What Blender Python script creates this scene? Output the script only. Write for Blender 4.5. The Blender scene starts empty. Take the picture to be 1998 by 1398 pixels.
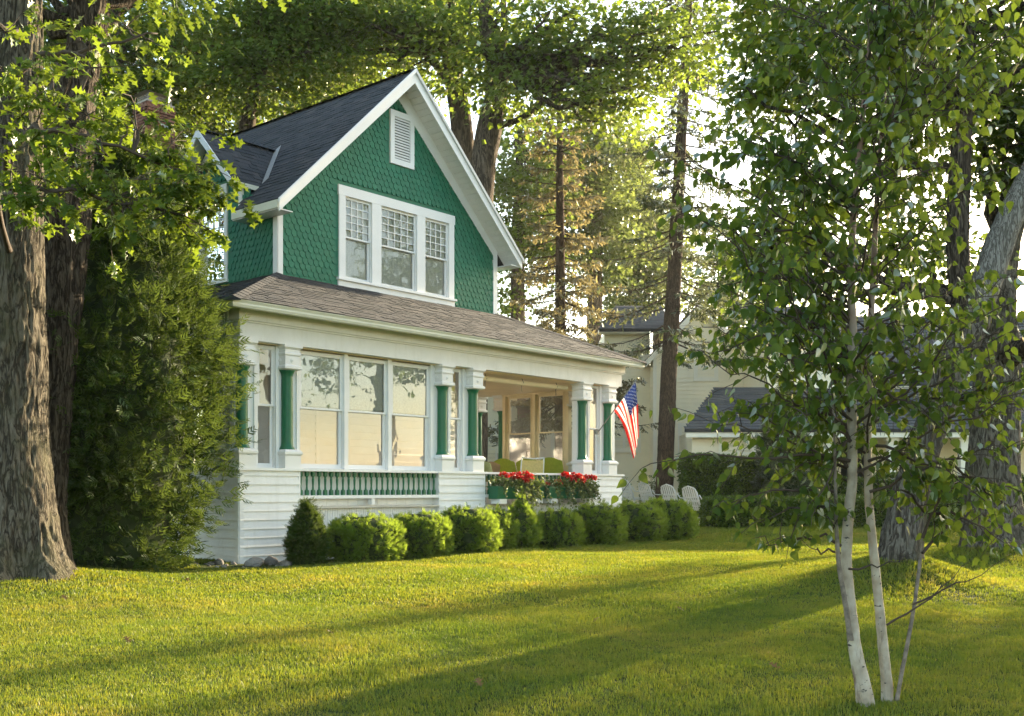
import bpy, math, random
import numpy as np
from mathutils import Vector, Matrix
PI = math.pi
sc = bpy.context.scene
SUNEL, SUNAZ, SUNSTR, SKYSTR, EXPO = 16.0, 41.0, 4.6, 0.15, 2.36
HAZE = 0.0002
COL = sc.collection
# ------------------------------------------------------------------ camera
cam_d = bpy.data.cameras.new('camera')
cam = bpy.data.objects.new('camera', cam_d)
COL.objects.link(cam)
EYE = 1.17
cam.location = (0, 0, EYE)
cam.rotation_euler = (PI/2, 0, 0)
cam_d.sensor_width = 36.0
cam_d.lens = 36.0*2100/1998
cam_d.shift_y = (955-699)/1998
cam_d.clip_end = 2000
sc.camera = cam
# ------------------------------------------------------------------ light
SUN_EL = math.radians(SUNEL)
SUN_AZ = math.radians(SUNAZ)     # clockwise from +Y
world = bpy.data.worlds.new('World')
sc.world = world
world.use_nodes = True
_wn = world.node_tree
_sky = _wn.nodes.new('ShaderNodeTexSky')
_sky.sky_type = 'NISHITA'
_sky.sun_disc = False
_sky.sun_elevation = SUN_EL
_sky.sun_rotation = SUN_AZ
_sky.air_density = 1.0
_sky.dust_density = 1.2
_sky.ozone_density = 1.0
_wb = _wn.nodes.new('ShaderNodeMix'); _wb.data_type = 'RGBA'; _wb.blend_type = 'MULTIPLY'; _wb.inputs[0].default_value = 1.0
_wb.inputs[7].default_value = (1.0, .925, .80, 1)        # daylight white balance
_wn.links.new(_sky.outputs[0], _wb.inputs[6]); _wn.links.new(_wb.outputs[2], _wn.nodes['Background'].inputs[0])
_wn.nodes['Background'].inputs[1].default_value = SKYSTR
sun_d = bpy.data.lights.new('sun', 'SUN')
sun_d.energy = SUNSTR
sun_d.angle = math.radians(0.9)
sun_d.color = (1.0, 0.82, 0.55)
sun = bpy.data.objects.new('sun', sun_d)
COL.objects.link(sun)
to_sun = Vector((math.sin(SUN_AZ)*math.cos(SUN_EL), math.cos(SUN_AZ)*math.cos(SUN_EL), math.sin(SUN_EL)))
sun.rotation_euler = to_sun.to_track_quat('Z', 'Y').to_euler()
sun.location = to_sun*60
sc.view_settings.view_transform = 'Standard'
sc.view_settings.look = 'None'
sc.view_settings.gamma = 1.0
sc.view_settings.use_curve_mapping = False
sc.view_settings.exposure = EXPO
sc.render.engine = 'CYCLES'
cy = sc.cycles
cy.use_denoising = True
try:
    cy.denoiser = 'OPENIMAGEDENOISE'
except Exception:
    pass
cy.max_bounces = 10
cy.diffuse_bounces = 4
cy.glossy_bounces = 4
cy.transmission_bounces = 5
cy.transparent_max_bounces = 10
cy.volume_bounces = 1
cy.caustics_reflective = False
cy.caustics_refractive = False
cy.sample_clamp_indirect = 6.0
cy.use_adaptive_sampling = True
cy.adaptive_threshold = 0.015
# ------------------------------------------------------------------ helpers
def at(px, py, Y):
    return Vector(((px-999)*Y/2100, Y, EYE+(955-py)*Y/2100))

def link(o, parent=None):
    COL.objects.link(o)
    if parent is not None:
        o.parent = parent
    return o

def empty(name, loc=(0, 0, 0), rz=0.0):
    o = bpy.data.objects.new(name, None)
    COL.objects.link(o)
    o.location = loc
    o.rotation_euler = (0, 0, rz)
    o.empty_display_size = 0.2
    return o

def tag(o, label=None, cat=None, group=None, kind=None):
    if label: o['label'] = label
    if cat: o['category'] = cat
    if group: o['group'] = group
    if kind: o['kind'] = kind
    return o

class MB:
    """collects polygons and builds ONE mesh object"""
    def __init__(s):
        s.v = []; s.f = []; s.mi = []
    def add(s, vs, fs, m=0):
        n = len(s.v)
        s.v.extend(vs)
        s.f.extend([tuple(i+n for i in f) for f in fs])
        s.mi.extend([m]*len(fs))
        return s
    def box(s, x0, x1, y0, y1, z0, z1, m=0):
        vs = [(x0,y0,z0),(x1,y0,z0),(x1,y1,z0),(x0,y1,z0),(x0,y0,z1),(x1,y0,z1),(x1,y1,z1),(x0,y1,z1)]
        return s.add(vs, [(0,3,2,1),(4,5,6,7),(0,1,5,4),(1,2,6,5),(2,3,7,6),(3,0,4,7)], m)
    def xbox(s, xf, a0, a1, z0, z1, d0, d1, m=0):
        vs = [xf(a, z, d) for d in (d0, d1) for z in (z0, z1) for a in (a0, a1)]
        return s.add(vs, [(0,1,3,2),(4,6,7,5),(0,4,5,1),(2,3,7,6),(0,2,6,4),(1,5,7,3)], m)
    def prism(s, poly, off, m=0):
        """poly: 3D points, extruded by vector off"""
        n = len(poly)
        vs = [tuple(p) for p in poly]+[tuple(Vector(p)+Vector(off)) for p in poly]
        fs = [tuple(range(n))[::-1], tuple(range(n, 2*n))]
        fs += [(i, (i+1) % n, n+(i+1) % n, n+i) for i in range(n)]
        return s.add(vs, fs, m)
    def tube(s, pts, rad, n=8, m=0, cap=True):
        pts = [Vector(p) for p in pts]
        if not hasattr(rad, '__len__'): rad = [rad]*len(pts)
        ref = None
        vs = []; fs = []
        for i, p in enumerate(pts):
            d = (pts[min(i+1, len(pts)-1)]-pts[max(i-1, 0)])
            if d.length < 1e-9: d = Vector((0, 0, 1))
            d.normalize()
            if ref is None:
                ref = d.orthogonal().normalized()
            else:
                ref = (ref-d*ref.dot(d))
                ref = ref.normalized() if ref.length > 1e-6 else d.orthogonal().normalized()
            b = d.cross(ref)
            for k in range(n):
                a = 2*PI*k/n
                vs.append(tuple(p+(ref*math.cos(a)+b*math.sin(a))*rad[i]))
        for i in range(len(pts)-1):
            for k in range(n):
                fs.append((i*n+k, i*n+(k+1) % n, (i+1)*n+(k+1) % n, (i+1)*n+k))
        if cap:
            fs.append(tuple(range(n))[::-1]); fs.append(tuple(range((len(pts)-1)*n, len(pts)*n)))
        return s.add(vs, fs, m)
    def lathe(s, prof, c, n=16, m=0):
        """prof: (r, z) from bottom to top about a vertical axis at c=(x,y)"""
        vs = [(c[0]+r*math.cos(2*PI*k/n), c[1]+r*math.sin(2*PI*k/n), z) for r, z in prof for k in range(n)]
        fs = [(i*n+k, i*n+(k+1) % n, (i+1)*n+(k+1) % n, (i+1)*n+k) for i in range(len(prof)-1) for k in range(n)]
        fs += [tuple(range(n))[::-1], tuple(range((len(prof)-1)*n, len(prof)*n))]
        return s.add(vs, fs, m)
    def mesh(s, name, mats, smooth=False):
        me = bpy.data.meshes.new(name)
        me.from_pydata(s.v, [], s.f)
        if not isinstance(mats, (list, tuple)): mats = [mats]
        for m in mats: me.materials.append(m)
        if len(mats) > 1: me.polygons.foreach_set('material_index', s.mi)
        if smooth: me.polygons.foreach_set('use_smooth', [True]*len(me.polygons))
        me.update()
        return me
    def build(s, name, mats, parent=None, smooth=False):
        return link(bpy.data.objects.new(name, s.mesh(name, mats, smooth)), parent)

def np_mesh(name, verts, faces, mats, smooth=False, mi=None):
    """verts (N,3), faces (M,k) with constant k"""
    me = bpy.data.meshes.new(name)
    verts = np.ascontiguousarray(verts, dtype=np.float32)
    faces = np.ascontiguousarray(faces, dtype=np.int32)
    M, k = faces.shape
    me.vertices.add(len(verts)); me.vertices.foreach_set('co', verts.ravel())
    me.loops.add(M*k); me.loops.foreach_set('vertex_index', faces.ravel())
    me.polygons.add(M)
    me.polygons.foreach_set('loop_start', np.arange(0, M*k, k, dtype=np.int32))
    me.polygons.foreach_set('loop_total', np.full(M, k, dtype=np.int32))
    if not isinstance(mats, (list, tuple)): mats = [mats]
    for m in mats: me.materials.append(m)
    if mi is not None: me.polygons.foreach_set('material_index', np.ascontiguousarray(mi, dtype=np.int32))
    if smooth: me.polygons.foreach_set('use_smooth', np.ones(M, dtype=bool))
    me.update(calc_edges=True)
    return me

def np_obj(name, verts, faces, mats, parent=None, smooth=False, mi=None):
    return link(bpy.data.objects.new(name, np_mesh(name, verts, faces, mats, smooth, mi)), parent)

# ------------------------------------------------------------------ materials
def node_mat(name):
    m = bpy.data.materials.new(name)
    m.use_nodes = True
    nt = m.node_tree
    b = nt.nodes['Principled BSDF']
    return m, nt, b

def N(nt, t, **kw):
    n = nt.nodes.new(t)
    for k, v in kw.items():
        if k.startswith('i_'):
            n.inputs[k[2:].replace('_', ' ')].default_value = v
        else:
            setattr(n, k, v)
    return n

def ramp(nt, fac, stops):
    r = nt.nodes.new('ShaderNodeValToRGB')
    el = r.color_ramp.elements
    while len(el) < len(stops): el.new(0.5)
    for e, (p, c) in zip(el, stops):
        e.position = p
        e.color = (c[0], c[1], c[2], 1)
    nt.links.new(fac, r.inputs[0])
    return r.outputs[0]

def paint(name, col, rough=0.5, var=0.10, scale=3.0, bump=0.15, spec=0.4, dirt=None, grain=None):
    """painted or plain surface with soft uneven colour, fine relief and (dirt) streaks"""
    m, nt, b = node_mat(name)
    L = nt.links
    tc = N(nt, 'ShaderNodeTexCoord')
    n1 = N(nt, 'ShaderNodeTexNoise', i_Scale=scale, i_Detail=6.0, i_Roughness=0.65)
    L.new(tc.outputs['Object'], n1.inputs['Vector'])
    lo = [c*(1-var) for c in col]; hi = [min(1, c*(1+var)) for c in col]
    c = ramp(nt, n1.outputs['Fac'], [(0.3, lo), (0.7, hi)])
    if dirt:
        mp = N(nt, 'ShaderNodeMapping'); mp.inputs['Scale'].default_value = (7, 7, 0.8)
        L.new(tc.outputs['Object'], mp.inputs['Vector'])
        n2 = N(nt, 'ShaderNodeTexNoise', i_Scale=1.6, i_Detail=7.0, i_Roughness=0.7)
        L.new(mp.outputs[0], n2.inputs['Vector'])
        f = ramp(nt, n2.outputs['Fac'], [(0.52, (0, 0, 0)), (0.80, (1, 1, 1))])
        mx = N(nt, 'ShaderNodeMix', data_type='RGBA')
        mul = N(nt, 'ShaderNodeMath', operation='MULTIPLY'); mul.inputs[1].default_value = 0.45
        L.new(f, mul.inputs[0]); L.new(mul.outputs[0], mx.inputs[0])
        L.new(c, mx.inputs[6]); mx.inputs[7].default_value = (*dirt, 1)
        c = mx.outputs[2]
    L.new(c, b.inputs['Base Color'])
    b.inputs['Roughness'].default_value = rough
    b.inputs['Specular IOR Level'].default_value = spec
    if bump:
        n3 = N(nt, 'ShaderNodeTexNoise', i_Scale=45.0, i_Detail=3.0)
        if grain:
            mp2 = N(nt, 'ShaderNodeMapping'); mp2.inputs['Scale'].default_value = grain
            L.new(tc.outputs['Object'], mp2.inputs['Vector']); L.new(mp2.outputs[0], n3.inputs['Vector'])
        else:
            L.new(tc.outputs['Object'], n3.inputs['Vector'])
        bp = N(nt, 'ShaderNodeBump', i_Strength=bump, i_Distance=0.01)
        L.new(n3.outputs['Fac'], bp.inputs['Height']); L.new(bp.outputs[0], b.inputs['Normal'])
    return m

def piece_mat(name, cols, rough=0.85, bump=0.4, bscale=120, by_object=False, spec=0.25):
    """colour picked per piece (object or mesh island) with grain"""
    m, nt, b = node_mat(name)
    L = nt.links
    g = N(nt, 'ShaderNodeNewGeometry'); oi = N(nt, 'ShaderNodeObjectInfo')
    ad = N(nt, 'ShaderNodeMath', operation='ADD'); L.new(g.outputs['Random Per Island'], ad.inputs[0]); L.new(oi.outputs['Random'], ad.inputs[1])
    fr = N(nt, 'ShaderNodeMath', operation='FRACT'); L.new(ad.outputs[0], fr.inputs[0])
    c = ramp(nt, fr.outputs[0], [(i/(max(1, len(cols)-1)), q) for i, q in enumerate(cols)])
    tc = N(nt, 'ShaderNodeTexCoord')
    n1 = N(nt, 'ShaderNodeTexNoise', i_Scale=bscale, i_Detail=3.0)
    L.new(g.outputs['Position'], n1.inputs['Vector'])
    mx = N(nt, 'ShaderNodeMix', data_type='RGBA', blend_type='MULTIPLY'); mx.inputs[0].default_value = 0.55
    L.new(c, mx.inputs[6]); L.new(ramp(nt, n1.outputs['Fac'], [(0.25, (.45,.45,.45)), (0.75, (1.25,1.25,1.25))]), mx.inputs[7])
    L.new(mx.outputs[2], b.inputs['Base Color'])
    b.inputs['Roughness'].default_value = rough
    b.inputs['Specular IOR Level'].default_value = spec
    bp = N(nt, 'ShaderNodeBump', i_Strength=bump, i_Distance=0.006)
    L.new(n1.outputs['Fac'], bp.inputs['Height']); L.new(bp.outputs[0], b.inputs['Normal'])
    return m

def leaf_mat(name, dark, light, trans, tfac=0.45, gloss=0.35, spread=0.55, brown=None, coat=0.35):
    """leaf: diffuse + translucent + a waxy coat, colour varies leaf by leaf and by wide patches"""
    m = bpy.data.materials.new(name); m.use_nodes = True
    nt = m.node_tree; L = nt.links
    for n in list(nt.nodes): nt.nodes.remove(n)
    out = N(nt, 'ShaderNodeOutputMaterial')
    g = N(nt, 'ShaderNodeNewGeometry'); oi = N(nt, 'ShaderNodeObjectInfo')
    ad = N(nt, 'ShaderNodeMath', operation='ADD'); L.new(g.outputs['Random Per Island'], ad.inputs[0]); L.new(oi.outputs['Random'], ad.inputs[1])
    fr = N(nt, 'ShaderNodeMath', operation='FRACT'); L.new(ad.outputs[0], fr.inputs[0])
    nz = N(nt, 'ShaderNodeTexNoise', i_Scale=0.55, i_Detail=3.0); L.new(g.outputs['Position'], nz.inputs['Vector'])
    mixf = N(nt, 'ShaderNodeMix', data_type='FLOAT'); mixf.inputs[0].default_value = 1-spread
    L.new(fr.outputs[0], mixf.inputs[2]); L.new(nz.outputs['Fac'], mixf.inputs[3])
    stops = [(0.1, dark), (0.9, light)]
    if brown: stops = [(0.0, brown), (0.10, dark), (0.9, light)]
    c = ramp(nt, mixf.outputs[0], stops)
    d = N(nt, 'ShaderNodeBsdfDiffuse'); L.new(c, d.inputs['Color'])
    t = N(nt, 'ShaderNodeBsdfTranslucent')
    tm = N(nt, 'ShaderNodeMix', data_type='RGBA'); tm.inputs[0].default_value = 0.75
    L.new(c, tm.inputs[6]); tm.inputs[7].default_value = (*trans, 1); L.new(tm.outputs[2], t.inputs['Color'])
    m1 = N(nt, 'ShaderNodeMixShader'); m1.inputs[0].default_value = tfac
    L.new(d.outputs[0], m1.inputs[1]); L.new(t.outputs[0], m1.inputs[2])
    gl = N(nt, 'ShaderNodeBsdfGlossy', i_Roughness=gloss); gl.inputs['Color'].default_value = (.9, .95, .9, 1)
    fz = N(nt, 'ShaderNodeFresnel', i_IOR=1.38)
    fm = N(nt, 'ShaderNodeMath', operation='MULTIPLY'); fm.inputs[1].default_value = coat; L.new(fz.outputs[0], fm.inputs[0])
    m2 = N(nt, 'ShaderNodeMixShader'); L.new(fm.outputs[0], m2.inputs[0])
    L.new(m1.outputs[0], m2.inputs[1]); L.new(gl.outputs[0], m2.inputs[2])
    L.new(m2.outputs[0], out.inputs['Surface'])
    return m

def bark_mat(name, dark, mid, light, scale=6.0, moss=None):
    m, nt, b = node_mat(name); L = nt.links
    tc = N(nt, 'ShaderNodeTexCoord')
    mp = N(nt, 'ShaderNodeMapping'); mp.inputs['Scale'].default_value = (1, 1, 0.17)
    L.new(tc.outputs['Object'], mp.inputs['Vector'])
    n1 = N(nt, 'ShaderNodeTexNoise', i_Scale=scale*2.7, i_Detail=3.0, i_Roughness=0.55, i_Distortion=0.9)
    L.new(mp.outputs[0], n1.inputs['Vector'])
    sb = N(nt, 'ShaderNodeMath', operation='SUBTRACT'); sb.inputs[1].default_value = .5; L.new(n1.outputs['Fac'], sb.inputs[0])
    ab = N(nt, 'ShaderNodeMath', operation='ABSOLUTE'); L.new(sb.outputs[0], ab.inputs[0])
    rd = N(nt, 'ShaderNodeMapRange'); rd.inputs[1].default_value = .0; rd.inputs[2].default_value = .085; L.new(ab.outputs[0], rd.inputs[0])   # 0 in the furrows, 1 on the plates
    n0 = N(nt, 'ShaderNodeTexNoise', i_Scale=scale*8, i_Detail=7.0, i_Roughness=.75); L.new(mp.outputs[0], n0.inputs['Vector'])
    m1 = N(nt, 'ShaderNodeMath', operation='MULTIPLY'); m1.inputs[1].default_value = .30; L.new(rd.outputs[0], m1.inputs[0])
    av = N(nt, 'ShaderNodeMath', operation='MULTIPLY_ADD'); av.inputs[1].default_value = .80; L.new(n0.outputs['Fac'], av.inputs[0]); L.new(m1.outputs[0], av.inputs[2])
    c = ramp(nt, av.outputs[0], [(0.28, [x*.8 for x in dark]), (0.46, dark), (0.64, mid), (0.84, light)])
    n2 = N(nt, 'ShaderNodeTexNoise', i_Scale=1.6, i_Detail=6.0, i_Roughness=.7); L.new(tc.outputs['Object'], n2.inputs['Vector'])
    if moss:
        mx = N(nt, 'ShaderNodeMix', data_type='RGBA')
        L.new(ramp(nt, n2.outputs['Fac'], [(0.48, (0,0,0)), (0.68, (.65,.65,.65))]), mx.inputs[0])
        L.new(c, mx.inputs[6]); mx.inputs[7].default_value = (*moss, 1); c = mx.outputs[2]
    L.new(c, b.inputs['Base Color']); b.inputs['Roughness'].default_value = 0.95
    b.inputs['Specular IOR Level'].default_value = 0.08
    bp = N(nt, 'ShaderNodeBump', i_Strength=1.0, i_Distance=0.05)
    L.new(av.outputs[0], bp.inputs['Height']); L.new(bp.outputs[0], b.inputs['Normal'])
    return m

def glass_mat(name, boost=0.06, tint=(1, 1, 1), rough=0.0, mult=1.5, warp=.10):
    m = bpy.data.materials.new(name); m.use_nodes = True
    nt = m.node_tree; L = nt.links
    for n in list(nt.nodes): nt.nodes.remove(n)
    out = N(nt, 'ShaderNodeOutputMaterial')
    tr = N(nt, 'ShaderNodeBsdfTransparent'); tr.inputs[0].default_value = (*[0.97*t for t in tint], 1)
    gl = N(nt, 'ShaderNodeBsdfGlossy', i_Roughness=rough); gl.inputs['Color'].default_value = (1, 1, 1, 1)
    fz = N(nt, 'ShaderNodeFresnel', i_IOR=1.52)
    tc = N(nt, 'ShaderNodeTexCoord')
    nz = N(nt, 'ShaderNodeTexNoise', i_Scale=2.2, i_Detail=2.0); L.new(tc.outputs['Object'], nz.inputs['Vector'])
    bp = N(nt, 'ShaderNodeBump', i_Strength=warp, i_Distance=0.03); L.new(nz.outputs['Fac'], bp.inputs['Height'])
    L.new(bp.outputs[0], gl.inputs['Normal'])
    ad = N(nt, 'ShaderNodeMath', operation='MULTIPLY_ADD'); ad.inputs[1].default_value = mult; ad.inputs[2].default_value = boost
    L.new(fz.outputs[0], ad.inputs[0])
    mx = N(nt, 'ShaderNodeMixShader'); L.new(ad.outputs[0], mx.inputs[0]); L.new(tr.outputs[0], mx.inputs[1]); L.new(gl.outputs[0], mx.inputs[2])
    L.new(mx.outputs[0], out.inputs['Surface'])
    return m

def cloth_mat(name, col, tfac=0.3, rough=0.8):
    m = bpy.data.materials.new(name); m.use_nodes = True
    nt = m.node_tree; L = nt.links
    for n in list(nt.nodes): nt.nodes.remove(n)
    out = N(nt, 'ShaderNodeOutputMaterial')
    tc = N(nt, 'ShaderNodeTexCoord'); nz = N(nt, 'ShaderNodeTexNoise', i_Scale=30.0, i_Detail=4.0); L.new(tc.outputs['Object'], nz.inputs['Vector'])
    c = ramp(nt, nz.outputs['Fac'], [(0.3, [x*.88 for x in col]), (0.7, [min(1, x*1.08) for x in col])])
    d = N(nt, 'ShaderNodeBsdfDiffuse'); t = N(nt, 'ShaderNodeBsdfTranslucent')
    L.new(c, d.inputs[0]); L.new(c, t.inputs[0])
    mx = N(nt, 'ShaderNodeMixShader'); mx.inputs[0].default_value = tfac
    L.new(d.outputs[0], mx.inputs[1]); L.new(t.outputs[0], mx.inputs[2]); L.new(mx.outputs[0], out.inputs['Surface'])
    return m

WHITE = paint('white_paint', (.80, .79, .775), 0.45, 0.05, 2.5, 0.12, dirt=(.60, .58, .52))
WHITE_CLEAN = paint('white_trim_paint', (.82, .81, .80), 0.4, 0.03, 2.5, 0.08)
CREAM_TRIM = paint('cream_gutter_paint', (.70, .68, .55), 0.4, 0.05, 2.0, 0.05)
TAN = paint('tan_porch_paint_warm_bounce', (.84, .72, .50), 0.5, 0.06, 2.0, 0.1)  # cream paint, with warm bounced sunlight put into the colour
TAN_CEIL = paint('tan_ceiling_paint_warm_bounce', (.82, .66, .44), 0.5, 0.08, 1.5, 0.1)  # tan ceiling paint and the warm sun bounce, both in this colour
GREEN = paint('green_column_paint', (.012, .135, .062), 0.38, 0.10, 4.0, 0.06)
GREEN_SH = piece_mat('green_shingle_paint', [(.016,.150,.086), (.021,.175,.100), (.018,.165,.092), (.026,.195,.112)], 0.6, 0.35, 60, spec=0.3)
GREEN_WALL = paint('green_wall_paint', (.018, .16, .09), 0.6, 0.08, 3.0, 0.1)
ROOF = piece_mat('asphalt_shingle', [(.036,.038,.041), (.056,.058,.062), (.043,.045,.049), (.070,.068,.069), (.050,.051,.056), (.080,.075,.073)], 0.9, 0.6, 260)
ROOF_BASE = paint('roof_felt', (.05, .048, .05), 0.9, 0.2, 20, 0.3)
BRICK = piece_mat('brick', [(.17,.075,.05), (.22,.10,.065), (.14,.065,.048), (.25,.125,.085)], 0.9, 0.5, 60)
MORTAR = paint('mortar', (.34, .30, .25), 0.95, 0.12, 12, 0.3)
METAL = paint('weathered_metal', (.30, .28, .26), 0.5, 0.15, 6, 0.05)
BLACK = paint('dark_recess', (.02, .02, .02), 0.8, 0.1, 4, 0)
SHADE = cloth_mat('window_shade_cloth', (.86, .85, .74), 0.06)
SHADE2 = cloth_mat('porch_shade_cloth', (.74, .79, .73), 0.15)
GLASS = glass_mat('window_glass', 0.02, mult=1.0)
GLASS_P = glass_mat('porch_glass', 0.05, mult=1.2)
FLOOR_M = paint('porch_floor_paint', (.52, .49, .43), 0.6, 0.1, 5, 0.1)
INNER = paint('inner_wall_paint', (.82, .81, .80), 0.5, 0.05, 3, 0.08)
# ------------------------------------------------------------------ terrain
def hgt(x, y):
    x = np.asarray(x, dtype=float); y = np.asarray(y, dtype=float)
    h = np.interp(y, [-40, 0, 5, 8, 13, 17, 24, 29, 33, 40, 60, 200], [-.6, -.40, -.34, -.27, -.14, -.05, -.02, .10, .24, .55, .8, 1.2])
    def mound(cx, cy, amp, sx, sy, p):
        q = ((x-cx)/sx)**2+((y-cy)/sy)**2
        return amp*np.exp(-q**p)
    h = h+mound(-6.5, 13.6, .26, 2.0, 2.2, 1.0)
    h = h+mound(5.05, 14.1, .44, 1.05, 1.1, 0.85)
    h = h+mound(8.0, 17.8, .34, 1.5, 1.3, 0.9)
    h = h+.025*np.sin(x*.9+y*.4)*np.sin(y*.7-x*.25)+.012*np.sin(x*2.3+1.1)*np.sin(y*1.9)
    return h
def h1(x, y): return float(hgt(x, y))

def ground_mat():
    m, nt, b = node_mat('lawn_soil'); L = nt.links
    g = N(nt, 'ShaderNodeNewGeometry')
    n1 = N(nt, 'ShaderNodeTexNoise', i_Scale=0.8, i_Detail=8.0, i_Roughness=.7); L.new(g.outputs['Position'], n1.inputs['Vector'])
    c = ramp(nt, n1.outputs['Fac'], [(0.3, (.030, .042, .010)), (0.55, (.050, .066, .014)), (0.75, (.075, .075, .022))])
    L.new(c, b.inputs['Base Color']); b.inputs['Roughness'].default_value = 0.95; b.inputs['Specular IOR Level'].default_value = 0.1
    n2 = N(nt, 'ShaderNodeTexNoise', i_Scale=90.0, i_Detail=4.0); L.new(g.outputs['Position'], n2.inputs['Vector'])
    bp = N(nt, 'ShaderNodeBump', i_Strength=0.6, i_Distance=0.03); L.new(n2.outputs['Fac'], bp.inputs['Height']); L.new(bp.outputs[0], b.inputs['Normal'])
    return m
def build_ground():
    xs = np.concatenate([np.linspace(-190, -24, 24), np.linspace(-22, 24, 150), np.linspace(26, 190, 24)])
    ys = np.concatenate([np.linspace(-190, -6, 22), np.linspace(-4, 46, 170), np.linspace(50, 240, 30)])
    X, Y = np.meshgrid(xs, ys)
    Z = hgt(X, Y)
    V = np.stack([X.ravel(), Y.ravel(), Z.ravel()], 1)
    nx, ny = len(xs), len(ys)
    i = np.arange(nx-1)[None, :]+np.arange(ny-1)[:, None]*nx
    F = np.stack([i, i+1, i+1+nx, i+nx], -1).reshape(-1, 4)
    tag(np_obj('ground', V, F, ground_mat(), smooth=True), kind='structure')
build_ground()

# ------------------------------------------------------------------ the cottage
HX, HY = -4.4333, 17.5
HA = math.radians(49.38)
house = empty('cottage', (HX, HY, 0), HA)
tag(house, 'white cottage with green scalloped gable, dark shingled roof and glazed front porch', 'house')
def hw(s, t, z=0.0):
    """cottage coordinates to world"""
    return Vector((HX+math.cos(HA)*s-math.sin(HA)*t, HY+math.sin(HA)*s+math.cos(HA)*t, z))
def xf_front(t): return lambda a, z, d: (a, t-d, z)       # a along +s, d outwards (towards the lawn)
def xf_left(s): return lambda a, z, d: (s-d, a, z)        # a along +t
def xf_right(s): return lambda a, z, d: (s+d, a, z)
def part(name, mb, mat, parent=None, smooth=False, label=None):
    o = mb.build(name, mat, parent or house, smooth)
    if label: o['label'] = label
    return o
RS = random.Random(11)

def boards(parent, mat, xf, a0, a1, z0, z1, expo=0.147, name='board', cut=None):
    """lapped clapboards, one object each; cut(z)->(a0,a1) trims them to a gable"""
    z = z0
    while z < z1-0.02:
        h = min(expo, z1-z)
        b0, b1 = (a0, a1) if cut is None else cut(z+h*.5)
        if b1-b0 > .05:
            mb = MB()
            j = RS.uniform(-.002, .002)
            vs = [xf(a, zz, d) for a in (b0, b1) for zz, d in ((z+.004, .0), (z+.004, .031+j), (z+h+.012, .005+j), (z+h+.012, .0))]
            mb.add(vs, [(0, 1, 2, 3), (4, 7, 6, 5), (0, 4, 5, 1), (1, 5, 6, 2), (2, 6, 7, 3), (3, 7, 4, 0)])
            part(name, mb, mat, parent)
        z += expo

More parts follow.
